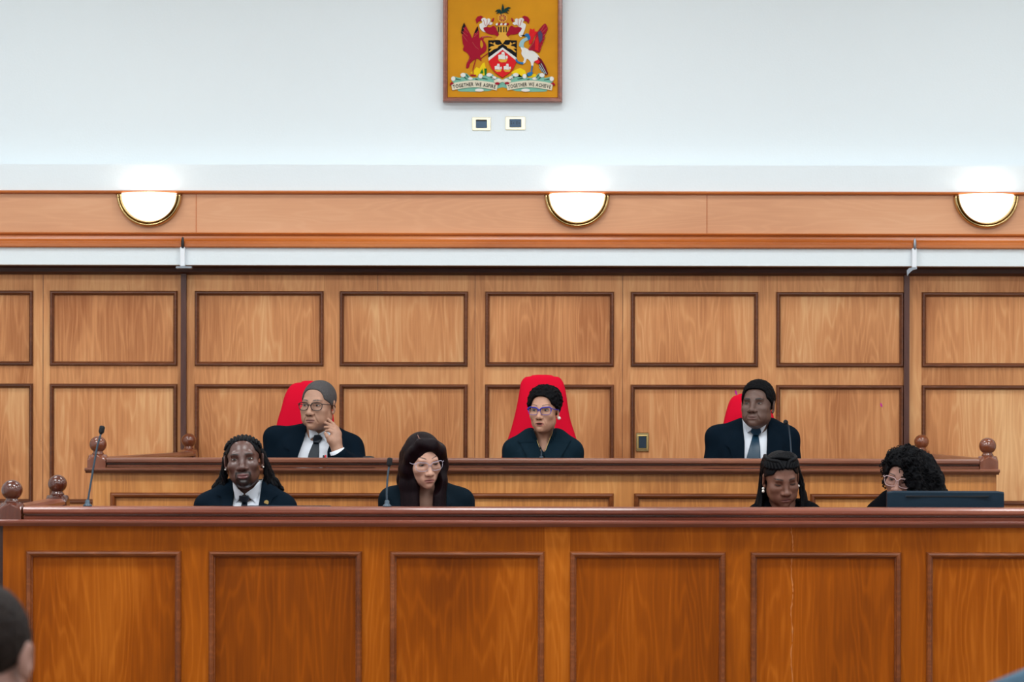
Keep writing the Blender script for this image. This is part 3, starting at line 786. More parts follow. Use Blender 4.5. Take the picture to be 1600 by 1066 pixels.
# cocrico, right
coc = relief('cocrico', [[(640, 352), (668, 360), (700, 374), (744, 392), (776, 420), (790, 452), (770, 478), (744, 470), (736, 502), (724, 500), (716, 468), (690, 446), (676, 476), (654, 484), (668, 448), (648, 410), (650, 384)]], 'white', 2, smooth=True)
relief('head', [[(668, 268), (682, 254), (700, 256), (714, 276), (716, 296), (700, 306), (690, 282)]], 'blue', 4, coc)
relief('neck', [[(690, 282), (712, 292), (696, 304), (672, 320), (664, 344), (668, 362), (642, 356), (630, 350), (634, 324), (652, 300)]], 'pale_blue', 3, coc, True)
relief('beak', [[(640, 270), (672, 264), (672, 276)]], 'black', 3, coc)
relief('far_wing', [[(704, 290), (708, 240), (714, 214), (730, 226), (744, 214), (750, 238), (770, 240), (744, 280), (726, 330), (706, 336)]], 'scarlet', 2, coc)
relief('wing', [[(700, 376), (740, 310), (760, 256), (790, 214), (824, 180), (842, 200), (846, 224), (826, 260), (820, 300), (800, 350), (786, 396), (760, 394), (740, 384)]], 'crimson', 3, coc, True)
relief('wing_band', [[(772, 248), (792, 232), (808, 260), (806, 300), (786, 330), (778, 290)]], 'purple_grey', 4, coc)
relief('wing_red', [[(752, 300), (770, 270), (778, 320), (776, 386), (750, 378)]], 'scarlet', 4, coc)
relief('wing_feathers', [stroke(a, b, 5, 2) for a, b in (((796, 236), (826, 186)), ((806, 246), (842, 208)), ((812, 270), (836, 250)), ((812, 296), (828, 284)), ((806, 320), (820, 312)), ((798, 344), (812, 338)), ((790, 368), (802, 364)), ((736, 330), (760, 264)), ((706, 372), (742, 318)))], 'rose', 4, coc)
relief('tail', [[(772, 430), (800, 450), (830, 500), (850, 556), (840, 570), (822, 560), (790, 514), (776, 480)]], 'dark_red', 3, coc)
relief('tail_stripes', [stroke((784, 490), (826, 560), 5), stroke((796, 480), (838, 562), 4), stroke((782, 508), (806, 544), 4)], 'pale_blue', 4, coc)
relief('rump', [[(744, 466), (776, 452), (790, 470), (772, 486)]], 'scarlet', 4, coc)
relief('legs', [stroke((730, 498), (722, 560), 10), [(690, 556), (712, 546), (736, 550), (726, 572), (700, 578)], [(606, 440), (626, 468), (664, 474), (660, 490), (622, 480), (602, 462)]], 'blue', 4, coc)
# rocks and waves
relief('rock', [[(262, 552), (290, 530), (308, 508), (330, 520), (352, 482), (368, 472), (378, 520), (368, 570), (300, 580)], [(570, 548), (604, 528), (640, 514), (676, 534), (684, 560), (650, 586), (600, 580)], [(700, 590), (730, 560), (758, 560), (760, 580)]], 'yellow', 1)
relief('rock_shade', [[(334, 556), (352, 520), (360, 556)], [(366, 520), (386, 520), (384, 560), (372, 574)], [(660, 580), (690, 562), (700, 572), (672, 592)]], 'leaf_green', 2)
wave = [(120, 612), (122, 588), (140, 580), (168, 588), (190, 590), (188, 566), (204, 552), (232, 556), (258, 580), (280, 590), (316, 588), (322, 564), (344, 560), (360, 578), (384, 560), (404, 552), (430, 562), (446, 580), (478, 590), (505, 604), (505, 660), (400, 690), (300, 696), (190, 694), (170, 690), (140, 640)]
relief('wave', [wave], 'sea_green', 1); relief('wave', [mir(wave)], 'sea_green', 1)
foam = [oval(c, a, b, 12) for c, a, b in (((132, 598), 16, 18), ((206, 570), 20, 16), ((262, 596), 18, 10), ((338, 578), 16, 18), ((404, 568), 22, 14), ((440, 590), 18, 12), ((330, 684), 34, 12), ((478, 606), 14, 10))]
relief('wave_foam', foam, 'white', 3); relief('wave_foam', [mir(p) for p in foam], 'white', 3)
wl = [stroke(a, b, 6, 2) for a, b in (((150, 598), (190, 606)), ((232, 566), (254, 598)), ((216, 584), (236, 604)), ((352, 592), (392, 600)), ((416, 582), (452, 606)), ((300, 600), (322, 606)))]
relief('wave_line', wl, 'dark_green', 3); relief('wave_line', [mir(p) for p in wl], 'dark_green', 3)
# scrolls and motto
def arc(cx, t, off):  # t -1..1
    y = 640 + 24 * abs(t) ** 1.6 + off
    return (cx + t * 178, y)
def banner(cx):
    top = [(arc(cx, -1 + 2 * k / 14, -30)[0], arc(cx, -1 + 2 * k / 14, -30)[1]) for k in range(15)]
    bot = [(arc(cx, 1 - 2 * k / 14, 30)[0] * .94 + cx * .06, arc(cx, 1 - 2 * k / 14, 22)[1]) for k in range(15)]
    return top + bot
font_cache = {}
def glyph(ch):
    if ch not in font_cache:
        c = bpy.data.curves.new('letter', 'FONT'); c.body = ch; c.size = 1.0; c.resolution_u = 3; c.offset = .022
        o = bpy.data.objects.new('letter', c); COL.objects.link(o); bpy.context.view_layer.update()
        me = o.evaluated_get(bpy.context.evaluated_depsgraph_get()).to_mesh()
        v = [tuple(q.co[:2]) for q in me.vertices]; f = [tuple(p.vertices) for p in me.polygons]
        w = max(p[0] for p in v) - min(p[0] for p in v); x0 = min(p[0] for p in v)
        bpy.data.objects.remove(o); bpy.data.curves.remove(c)
        font_cache[ch] = ([(p[0] - x0, p[1]) for p in v], f, w)
    return font_cache[ch]
for cx, words in ((293, 'TOGETHER WE ASPIRE'), (710, 'TOGETHER WE ACHIEVE')):
    sc = relief('scroll', [banner(cx)], 'cream', 4)
    VV, FF = [], []; size = 42.0; total = sum((glyph(c)[2] + .12) if c != ' ' else .34 for c in words); kx = 322 / total
    u = -161.0
    for c in words:
        if c == ' ': u += .34 * kx; continue
        v, f, w = glyph(c); t = (u + w * kx / 2) / 178; base = arc(cx, t, 13); t2 = t + .01; b2 = arc(cx, t2, 13)
        an = math.atan2(b2[1] - base[1], b2[0] - base[0]); n = len(VV)
        for px_, py_ in v:
            dx, dy = (px_ - w / 2) * kx, -py_ * size * .92
            q = CC((base[0] + dx * math.cos(an) - dy * math.sin(an), base[1] + dx * math.sin(an) + dy * math.cos(an)))
            VV.append((q[0], Yb - .0022 * 4 - .0012, q[1]))
        FF += [tuple(i + n for i in t_) for t_ in f]
        u += (w + .12) * kx
    mk('lettering', VV, FF, cm['black'], sc)
relief('scroll_curl', [closed_spline([(440, 612), (470, 598), (504, 606), (538, 598), (570, 612), (560, 626), (530, 630), (505, 622), (480, 630), (450, 628)])], 'cream', 3)
relief('scroll_back', [[(106, 640), (118, 624), (140, 632), (112, 650)], [(904, 640), (890, 624), (868, 632), (898, 650)], oval((466, 634), 18, 9), oval((540, 632), 18, 9)], 'crimson', 5)

# ================================================================ PEOPLE
def rot(yaw, pitch, roll):
    y, p, r = math.radians(yaw), math.radians(pitch), math.radians(roll)
    return np.array(Matrix.Rotation(y, 3, 'Z') @ Matrix.Rotation(p, 3, 'X') @ Matrix.Rotation(r, 3, 'Y'))

class Person:
    """seated figure; local frame: origin on the seat under the trunk, -y towards what it faces (the camera unless turned)"""
    def __init__(s, name, label, px, D, seat_z, turn=0.0, group=None):
        s.X, s.D, s.sz = PX(px, D), D, seat_z
        s.t = thing(name, label, 'person', (s.X, D, seat_z), group)
        s.turn = Matrix.Rotation(math.radians(turn), 3, 'Z')
    def W(s, V):
        V = np.asarray(V, float)
        return V @ np.array(s.turn).T + np.array([s.X, s.D, s.sz])
    def L(s, px, py, dy=0.0):                       # pixel at this person's depth -> local point
        d = s.D + dy
        return np.array([PX(px, d) - s.X, dy, PZ(py, d) - s.sz])
    def put(s, name, V, F, mat, smooth=True, parent=None):
        return mk(name, s.W(V), F, mat, parent or s.t, smooth)
    # ---- head frame
    def set_head(s, pos, yaw=0, pitch=0, roll=0, scale=1.0):
        s.hp = np.array(pos, float); s.R = rot(yaw, pitch, roll); s.hs = scale
    def H2B(s, V): return (np.asarray(V, float) * s.hs) @ s.R.T + s.hp
    def B2H(s, V): return (np.asarray(V, float) - s.hp) @ s.R / s.hs
    def hput(s, name, V, F, mat, smooth=True, parent=None): return s.put(name, s.H2B(V), F, mat, smooth, parent)

    # ---- body: head, neck, chest and, where given, a forearm with its hand; one skin mesh
    def body(s, skin, lip=None, brow=None, P=None, neck_base=None, chest_drop=0.16, chest=True, hand=None, mat=None, beard=None, stubble=None, h=0.0024):
        P = dict(dict(w=1.0, jaw=1.0, nose=1.0, nlen=1.0, lips=1.0, cheek=1.0, chin=1.0, brow=1.0, fold=0.0, ears=True, open=0.0, fat=1.0, ear_out=1.0, crown=1.0), **(P or {}))
        w, j = P['w'], P['jaw']
        nb = s.B2H(neck_base); cd = s.B2H(np.array(neck_base) + [0, -.02, -chest_drop])
        lo = np.minimum([-.105, -.135, -.13], np.minimum(nb, cd) - .075); hi = np.maximum([.105, .125, .13], np.maximum(nb, cd) + .075)
        lo[2] = min(lo[2], cd[2] - .02)
        if hand:
            pts = s.B2H(np.array([q for ch in hand for q, _ in ch])); lo = np.minimum(lo, pts.min(0) - .03); hi = np.maximum(hi, pts.max(0) + .03)
        f = Field(lo, hi, h)
        f.add(ell((0, .016, .036), (.073 * w, .092, .079 * P['crown'])), .02)
        f.add(ell((0, -.024, -.028), (.0605 * w, .064, .088)), .03)
        f.add(ell((0, -.028, -.072), (.048 * j, .052, .042)), .025)
        for q in (-1, 1):
            f.add(ell((q * .041 * j, -.002, -.058), (.020, .036, .026)), .03)           # jaw angle
            f.add(ell((q * .044 * w, -.056, -.026), (.019 * P['cheek'], .022, .019)), .022)   # cheekbone
            if P['fat'] > 1: f.add(ell((q * .036 * w, -.054, -.062), (.022, .022, .026)), .02)
        f.add(ell((0, -.074, -.099), (.019 * P['chin'], .017, .016)), .022)
        f.add(cap((-.036, -.074, .020), (.036, -.074, .020), .0105 * P['brow']), .018)
        for q in (-1, 1): f.sub(ell((q * .031, -.092, .001), (.017, .018, .0115)), .012)
        for q in (-1, 1): f.add(ell((q * .0315, -.0655, .001), (.0165, .0125, .0122)), .006)
        nl = -.036 * P['nlen']
        f.add(cap((0, -.080, .010), (0, -.101, nl + .004), .0085, .0105), .014)
        f.add(ell((0, -.104, nl), (.0115 * P['nose'], .012, .0105)), .010)
        for q in (-1, 1):
            f.add(ell((q * .0135 * P['nose'], -.094, nl - .003), (.0085 * P['nose'], .011, .008)), .008)
            f.sub(ell((q * .0075 * P['nose'], -.103, nl - .0115), (.0042, .006, .003)), .003)
        f.add(ell((0, -.078, -.068), (.030, .016, .022)), .018)                       # muzzle
        lp = P['lips']; zo = P['open'] * .5
        f.add(cap((-.017, -.0845, -.0635), (.017, -.0845, -.0635), .0048 * lp), .006)
        f.add(ell((0, -.089, -.0645 + zo), (.013, .0065, .0050 * lp)), .006)
        f.add(ell((0, -.088, -.0755 - zo), (.015, .0075, .0060 * lp)), .006)
        f.sub(cap((-.024, -.0935, -.0705), (.024, -.0935, -.0705), .0018), .004)
        if P['open']: f.sub(ell((0, -.092, -.0705), (.015, .010, .0035)), .003)
        f.sub(ell((0, -.099, -.0855), (.016, .008, .0045)), .010)
        if P['fold']:
            for q in (-1, 1): f.sub(cap((q * .019, -.0935, -.040), (q * .034, -.080, -.078), (.0010 + .0016 * P['fold'])), .006)
        if P['ears']:
            eo = P['ear_out']
            for q in (-1, 1):
                Re = rot(q * 24, 10, 0)
                f.add(ell((q * .0755 * w * eo, .014, -.006), (.0075, .018, .031), Re), .006)
                f.sub(ell((q * .0845 * w * eo, .008, -.004), (.0065, .010, .018), Re), .004)
                f.add(ell((q * .0735 * w * eo, .006, -.034), (.006, .008, .009)), .006)
        nk0 = np.array([0, .026, -.055]); nr = .052 * (1.0 + .12 * (P['fat'] - 1) * 5)
        f.add(cap(nk0, nb, nr / 1.0, nr * 1.08), .022)
        f.add(cap(nb + (cd - nb) * .35, cd, .075 if chest else .045, .10 if chest else .045), .04)
        if hand:
            base = f
            for ch in hand:
                for (a, ra), (b, rb) in zip(ch[:-1], ch[1:]): f.add(cap(s.B2H(a), s.B2H(b), ra / s.hs, rb / s.hs), .0035 if ra < .012 else .014)
        V, F = f.mesh()
        x, y, z = V.T; ax = np.abs(x)
        sk = np.array(lin(skin)); C = np.tile(sk, (len(V), 1))
        n1 = vnoise(x * 60, y * 60, z * 60, 3); n2 = vnoise(x * 260, y * 260, z * 260, 5)
        C *= (0.93 + .14 * n1 + .06 * (n2 - .5))[:, None]
        def mix(mask, col): 
            nonlocal C
            C = C * (1 - mask[:, None]) + np.array(lin(col)) * mask[:, None]
        def ss(a, b, v): t = np.clip((v - a) / (b - a), 0, 1); return t * t * (3 - 2 * t)
        face = (y < -.03) & (ax < .075) & (z > -.13)
        if beard:
            col, st = beard; bm = np.zeros(len(V))
            gz = ss(-.066, -.080, z) * ss(.040, .028, ax + .25 * np.maximum(z + .085, 0)) * ss(-.118, -.112, z + .0 * y)
            mo = ss(.0045, .0015, np.abs(z + .0535 + ax * .10)) * ss(.032, .026, ax)
            sd = ss(.0055, .002, np.abs(ax - .0285 - .0 * z)) * ss(-.050, -.056, z) * ss(-.098, -.09, z)
            bm = np.maximum(np.maximum(gz, mo), sd) * (y < -.045) * st * (.75 + .5 * n2)
            mix(np.clip(bm, 0, 1), col)
        if stubble:
            col, st = stubble
            mix(np.clip(ss(-.045, -.07, z + .25 * (y + .05)) * (y < .01) * (ax > -.1) * st * (.7 + .6 * n2), 0, 1) * (z > -.125), col)
        # lips
        up = -.0600 + .0016 * np.cos(ax / .0055) * (ax < .012) - (ax / .024) ** 2 * .0085; lowr = -.0825 - zo + (ax / .0235) ** 2 * .0105
        lm = ss(0, .0018, up + zo * .6 - z) * ss(0, .0018, z - lowr) * ss(.0245, .0225, ax) * (y < -.07)
        mix(np.clip(lm, 0, 1) * .85, lip)
        mix(ss(.0014, .0005, np.abs(z + .0705 + (ax / .024) ** 2 * .0012)) * (ax < .023) * (y < -.07) * .8, tuple(v * .35 for v in lip))
        if P['open']: mix(((np.abs(z + .0705) < .0035) & (ax < .013) & (y < -.07)).astype(float), (40, 18, 18))
        # eyebrows
        if brow:
            col, th, lift, tilt = brow
            bz = .0205 + lift + .0055 * np.sin(np.clip((ax - .012) / .038, 0, 1) * math.pi * .8) + tilt * (ax - .03)
            bm = ss(th, th * .45, np.abs(z - bz) * (1 + np.clip((ax - .036) / .016, 0, 1))) * ss(.011, .015, ax) * ss(.053, .046, ax) * (y < -.03)
            mix(np.clip(bm * (.65 + .5 * n2), 0, 1), col)
        # nostrils
        mix(ss(.0045, .0025, np.sqrt(((ax - .0075 * P['nose']) / 1.2) ** 2 + (z - (nl - .0105)) ** 2)) * (y < -.085) * .85, tuple(v * .3 for v in skin))
        o = s.hput('body', V, F, mat or M['skin'])
        a = o.data.color_attributes.new('tone', 'FLOAT_COLOR', 'POINT')
        a.data.foreach_set('color', np.concatenate([np.clip(C, 0, 1), np.ones((len(C), 1))], 1).astype(np.float32).ravel())
        s.face_field = f
        return o
    def eyes(s, hu=.0052, hl=.0038, gaze=(0, 0), iris=(48, 28, 18), lash=(14, 10, 10), white=(196, 186, 178), lw=.0011, skip=()):
        n, m = 30, 12
        for q in (-1, 1):
            if q in skip: continue
            V, C, F = [], [], []
            cx, cy, cz_ = q * .0315, -.0655, .001
            up = []
            for i in range(n + 1):
                u = -1 + 2 * i / n; e = max(0, 1 - u * u)
                zu, zl = hu * e ** .62 + .0012 * u * q, -hl * e ** .8 + .0012 * u * q
                if zu < zl + .0002: zu = zl + .0002
                for k in range(m + 1):
                    dx, dz = u * .0142, zl + (zu - zl) * k / m
                    yy = cy - .0131 * math.sqrt(max(.02, 1 - (dx / .0172) ** 2 - (dz / .0130) ** 2))
                    V.append((cx + dx, yy, cz_ + dz))
                    d = math.hypot(dx - gaze[0], dz - gaze[1])
                    c = (8, 6, 6) if d < .0026 else iris if d < .0060 else white
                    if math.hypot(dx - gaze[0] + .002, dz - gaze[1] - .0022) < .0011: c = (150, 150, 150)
                    C.append((*lin(c), 1))
                up.append((cx + dx, yy - .0006, cz_ + zu))
                if i == 0: lowline = []
                lowline.append((cx + dx, V[-m - 1][1] - .0002, cz_ + zl))
            for i in range(n):
                for k in range(m):
                    a = i * (m + 1) + k; F.append((a, a + m + 1, a + m + 2, a + 1))
            o = s.hput('eye', V, F, M['eye'])
            at = o.data.color_attributes.new('tone', 'FLOAT_COLOR', 'POINT'); at.data.foreach_set('color', np.array(C, np.float32).ravel())
            b = MB().tube(up, lw, 6); b.tube(lowline, lw * .45, 5)
            s.hput('eyelashes', b.v, b.f, plain('lash', lash, .6) if 'lash' not in bpy.data.materials else bpy.data.materials['lash'], parent=o)
    def glasses(s, color_mat, hw=.027, hh=.0195, cat=0.0, r=.0017, y=-.097, z=-.003, top=1.0, tilt=0.0, rimless_low=False, gap=.0335):
        root = None
        b = MB()
        for q in (-1, 1):
            P = []
            for k in range(29):
                a = 2 * math.pi * k / 28; c, si = math.cos(a), math.sin(a)
                u = math.copysign(abs(c) ** .62, c); v = math.copysign(abs(si) ** .75, si)
                zz = hh * v * (1.0 if v > 0 else 1.0) + cat * max(0, u * 1.0) * (v > -.3)
                xx = hw * u * (1 - .10 * (v < 0) * -v)
                P.append((q * (gap + xx), y + .011 * ((gap + xx) / .06) ** 2, z + zz))
            rad = [r * (top if p[2] > z + hh * .2 else 1.0) * (1.0 if not rimless_low or p[2] > z - hh * .3 else .6) for p in P]
            b.tube(P, rad, 6)
            o = P[0]
            b.tube([(q * (gap + hw), y + .010, z + hh * .55 + cat), (q * .074, y + .030, z + hh * .5), (q * .080, -.02, z + .006), (q * .081, .004, z + .004), (q * .080, .022, z - .008)], [r * 1.2, r * 1.1, r, r, r * .8], 6)
            s_ = P
            if q == -1: lensL = P
            else: lensR = P
        b.tube([(-gap + hw * .98, y - .0005, z + hh * .35), (0, y - .004, z + hh * .5), (gap - hw * .98, y - .0005, z + hh * .35)], r * 1.1, 6)
        g = s.hput('glasses', b.v, b.f, color_mat)
        for P in (lensL, lensR):
            Q = P[:-1]; n = len(Q)
            V = [(p[0], p[1] - .0006, p[2]) for p in Q]
            s.hput('lens', V, [tuple(range(n))], M['lens'], False, parent=g)
        return g

    # ---- trunk and clothes
    def trunk(s, SL, SR, neck, depth=.115, belly=.0, width=None):
        s.SL, s.SR, s.nk = np.array(SL, float), np.array(SR, float), np.array(neck, float)
        mid = (s.SL + s.SR) / 2; hw = (s.SR[0] - s.SL[0]) / 2
        s.wd = width or hw * .98
        zc = mid[2] - .20; fs = []
        fs.append((ell((mid[0], .02, zc), (s.wd, depth, .245)), .04))
        fs.append((ell((mid[0], .02, .16), (s.wd * .95, depth + belly, .20)), .06))
        for S, q in ((s.SL, -1), (s.SR, 1)):
            fs.append((cap((s.nk[0] + q * .060, s.nk[1] + .005, s.nk[2] - .022), (S[0], S[1], S[2] - .004), .050, .044), .045))
            fs.append((ell((mid[0] + q * hw * .5, -.035, mid[2] - .10), (hw * .46, .055, .11)), .05))
        s.tf = fs
    def tval(s, X, Y, Z, off=0.0):
        d = None
        for f, k in s.tf:
            v = f(X, Y, Z); d = v if d is None else smin(d, v, k)
        return d - off
    def front_y(s, x, z, off=0.0, extra=()):
        ys = np.arange(-.34, .12, .004, dtype=np.float32)
        x = np.asarray(x, np.float32)[:, None]; z = np.asarray(z, np.float32)[:, None]
        d = s.tval(x, ys[None], z, off)
        for f in extra: d = np.minimum(d, f(x, ys[None], z))
        neg = d < 0; i = np.argmax(neg, 1); has = neg.any(1); i = np.maximum(i, 1); r = np.arange(len(i))
        a, b = d[r, i - 1], d[r, i]; y = ys[i - 1] + .004 * np.clip(a / np.where(a - b == 0, 1, a - b), 0, 1)
        return np.where(has, y, .05)
    def jacket(s, mat, opening, elbows, wrists, off=.010, h=.0055, name='jacket', ra=(.060, .052, .046, .038), cut_y=.05, smooth_k=.035, zmin=-.02, neckhole=.066):
        pts = np.array([s.SL, s.SR, *elbows, *wrists])
        lo = np.minimum(pts.min(0) - .09, [0, -.20, zmin]); hi = np.maximum(pts.max(0) + .10, [0, .20, s.nk[2] + .06]); lo[2] = max(lo[2], zmin) if zmin < .0 else zmin
        lo[1] = min(lo[1], -.20); lo[2] = zmin
        f = Field(lo, hi, h); G = f.grid()
        f.F = s.tval(*G, off)
        for S, E, Wr in zip((s.SL, s.SR), elbows, wrists):
            f.add(cap(S, E, ra[0], ra[1]), smooth_k); f.add(cap(E, Wr, ra[2], ra[3]), .03)
        X, Y, Z = G
        f.F = f.F + ((vnoise(X * 16 + .3 * Y, Y * 16, Z * 9, 11) - .5) * .007).astype(np.float32)
        if opening is not None:
            P2 = polysd(opening, X, Z); cut = np.maximum(P2, Y - cut_y); f.F = smax(f.F, -cut, .002)
        V, F = f.mesh()
        return s.put(name, V, F, mat)
    def shirt(s, mat, opening, neck_top, r_neck=.060, off=.002, h=.005, name='shirt', collar_drop=.0):
        A = np.array(opening); lo = np.array([A[:, 0].min() - .03, -.22, A[:, 1].min() - .01]); hi = np.array([A[:, 0].max() + .03, .10, neck_top[2] + .05])
        f = Field(lo, hi, h); G = f.grid(); f.F = s.tval(*G, off).astype(np.float32)
        X, Y, Z = G
        P2 = polysd(opening, X, Z) - .02
        f.F = np.maximum(f.F, np.broadcast_to(P2, f.F.shape))
        V, F = f.mesh(); return s.put(name, V, F, mat)
    def drape(s, name, poly, mat, off, thick=.003, step=.008, extra=(), toff=.0, smooth=False, parent=None):
        v, f = trifill(poly, step)
        y = s.front_y(v[:, 0], v[:, 1], toff, extra) - off
        V, F = slab(v, f, y, thick)
        return s.put(name, V, F, mat, smooth, parent)

# ---- hair helpers in the head frame
def sell(c, r, e=3.6):
    c = np.array(c, np.float32); r = np.array(r, np.float32)
    def f(X, Y, Z):
        k = (np.abs((X - c[0]) / r[0]) ** e + np.abs((Y - c[1]) / r[1]) ** e + np.abs((Z - c[2]) / r[2]) ** e) ** (1 / e)
        return (k - 1) * r.min()
    f.lo, f.hi = c - r, c + r
    return f
def hair_field(P, thick, face, low=None, lo=(-.13, -.14, -.13), hi=(.13, .15, .16), h=.0028, noise=None, extra=()):
    w = P.get('w', 1.0); cr = P.get('crown', 1.0)
    f = Field(lo, hi, h)
    f.add(ell((0, .016, .036), (.073 * w + thick, 0.092 + thick, .079 * cr + thick)), .02)
    f.add(ell((0, -.022, -.004), (.062 * w + thick * .6, .060 + thick * .3, .080)), .03)
    for e, k in extra: f.add(e, k)
    X, Y, Z = f.grid()
    if noise:
        amp, sc = noise; f.F = f.F + (amp * (vnoise(X * sc, Y * sc, Z * sc, 2) + .5 * vnoise(X * sc * 2.1, Y * sc * 2.1, Z * sc * 2.1, 4) - .75)).astype(np.float32)
    for c in face: f.F = smax(f.F, -c(X, Y, Z), .004)
    if low is not None: f.F = smax(f.F, np.broadcast_to(low(X, Y, Z), f.F.shape).astype(np.float32), .004)
    return f

def hands_chain(p, fingers, palm, wrist, forearm):
    pass

# ---------------------------------------------------------------- seats under the figures
def office_seat(x, y, z, mat, name):
    return MB().box(x - .23, x + .23, y - .22, y + .22, z - .08, z - .004, .02).mk(name, mat, floor)

def back_chair(label, rows_px, D, seat_z, lean, cx_px, group):
    """red high-backed chair; rows_px: (y, left, right) of the back in the photograph"""
    x = PX(cx_px, D); t = thing('high_back_chair', label, 'chair', (x, D - .2, PLAT_J), group)
    rings = []; n = 36
    ztop_ = PZ(rows_px[0][0], D); zbot = PZ(rows_px[-1][0], D)
    pts = spline([(PX(l, D), PX(r, D), PZ(y, D)) for y, l, r in rows_px], 26)
    for i, (a, b, z) in enumerate(pts):
        c, hw = (a + b) / 2, max((b - a) / 2, .01)
        u = (ztop_ - z) / (ztop_ - zbot)
        th = .018 + .030 * min(1, u * 6) ** .5
        yc = D - lean * u
        rings.append([(c + hw * math.copysign(abs(math.cos(q)) ** .55, math.cos(q)), yc + th * math.copysign(abs(math.sin(q)) ** .8, math.sin(q)), z) for q in [2 * math.pi * k / n for k in range(n)]])
    top = rings[0]; c0 = np.mean(top, 0)
    rings.insert(0, [tuple(c0 + (np.array(p) - c0) * .80 + [0, 0, .006]) for p in top]); rings.insert(0, [tuple(c0 + (np.array(p) - c0) * .4 + [0, 0, .0085]) for p in top])
    MB().loft(rings).mk('backrest', M['red'], t, True)
    yc = D - lean - .26; sz = seat_z
    MB().box(x - .25, x + .25, yc - .24, yc + .26, sz - .09, sz - .004, .03).mk('seat', M['red'], t, True)
    for q in (-1, 1):
        MB().tube([(x + q * .26, yc + .16, sz - .05), (x + q * .29, yc + .17, sz + .12), (x + q * .29, yc + .12, sz + .20), (x + q * .29, yc - .12, sz + .20)], .018).mk('armrest', M['black'], t, True)
    MB().lathe((x, yc, PLAT_J), [(.03, .08), (.03, sz - PLAT_J - .08)], 16).mk('gas_column', M['black'], t, True)
    for k in range(5):
        a = 2 * math.pi * k / 5 + .3
        l = MB().tube([(x, yc, PLAT_J + .10), (x + .28 * math.cos(a), yc + .28 * math.sin(a), PLAT_J + .07)], [.028, .016]).mk('leg', M['black'], t, True)
        MB().ball((x + .28 * math.cos(a), yc + .28 * math.sin(a), PLAT_J + .03), .03, 12, 8).mk('caster', M['black'], l, True)
    return t
CG = 'red high-backed judges chairs'
back_chair('red chair behind the grey-haired man with glasses, left of the three', [(598.5, 470, 494), (600, 460, 504), (606, 452, 511), (620, 445, 515), (640, 440, 520), (662, 434, 523), (700, 428, 524), (745, 426, 526), (800, 432, 520)], 12.72, .885, .10, 477, CG)
back_chair('tall flaring red chair behind the woman in blue glasses, middle of the three', [(588.5, 828, 866), (590, 820, 874), (598, 814, 880), (612, 811.5, 884), (632, 808, 887), (655, 803, 891), (680, 796, 899), (705, 787, 906), (740, 780, 912), (800, 790, 905)], 12.72, .885, .10, 848, CG)
back_chair('red chair behind the dark-suited man with the teal tie, right of the three', [(617, 1152, 1182), (619, 1146, 1190), (626, 1140, 1196), (640, 1135, 1205), (660, 1130, 1210), (700, 1122, 1212), (745, 1118, 1216), (800, 1124, 1210)], 12.72, .885, .10, 1167, CG)

def rest_arms(p, drop=.30, spread=.045, fwd=-.02, wx=.12, wy=-.26):
    E = [p.SL + [-spread, fwd, -drop], p.SR + [spread, fwd, -drop]]
    Wr = [np.array([(p.SL[0] + p.SR[0]) / 2 - wx, wy, E[0][2] + .01]), np.array([(p.SL[0] + p.SR[0]) / 2 + wx, wy, E[1][2] + .01])]
    return E, Wr

def legs(p, mat):
    b = MB()
    for q in (-1, 1):
        b.tube([(q * .09, .05, .08), (q * .11, -.20, .085), (q * .115, -.40, .07), (q * .115, -.43, -.02), (q * .115, -.42, -.36)], [.088, .082, .066, .060, .048], 12)
    p.put('trousers', b.v, b.f, mat)

def poly_px(p, pts, dy=-.10): return [tuple(p.L(a, b, dy)[[0, 2]]) for a, b in pts]

def shoes(p):
    for q in (-1, 1):
        b = MB().loft([[(q * .115 + (.045 if k % 2 else -.045) * sx, y, z) for k, z in ((0, -.44), (1, -.44), (1, -.44 + h), (0, -.44 + h))] for y, sx, h in ((-.36, .7, .07), (-.42, .85, .09), (-.50, 1.0, .06), (-.58, .8, .04), (-.60, .4, .03))])
        p.put('shoe', b.v, b.f, M['black'])

def finish(p, suit, seat=True):
    legs(p, suit); shoes(p)
    if seat: office_seat(p.X, p.D + .04, p.sz, M['black'], 'seat_block')

def neckcap(p, r=.060, f=0.0):
    a = p.H2B(np.array([[0, .026, -.055]]))[0]; b = p.nk
    return cap(a + (b - a) * f, b + np.array([0, -.01, -.03]), r, r * 1.1)

def shirt_and_tie(p, opening, flaps, knot, tie, tie_mat, neck_r=.058):
    """white shirt with its turned-down collar and a tie, drawn on the chest in front view"""
    op = poly_px(p, opening)
    sh = p.shirt(M['shirt'], op, p.nk)
    nc = neckcap(p, neck_r)
    for i, f in enumerate(flaps):
        p.drape('collar', poly_px(p, f), M['shirt'], .006, .006, .006, (nc,), .002, True, sh)
    t = p.drape('tie', poly_px(p, tie), tie_mat, .006, .006, .006, (), .002, True)
    k = p.drape('tie_knot', poly_px(p, knot), tie_mat, .017, .014, .005, (nc,), .002, True, t)
    return sh

def lapels(p, polys, mat, off=.013):
    for q in polys: p.drape('lapel', poly_px(p, q), mat, off, .004, .008, (), .010)

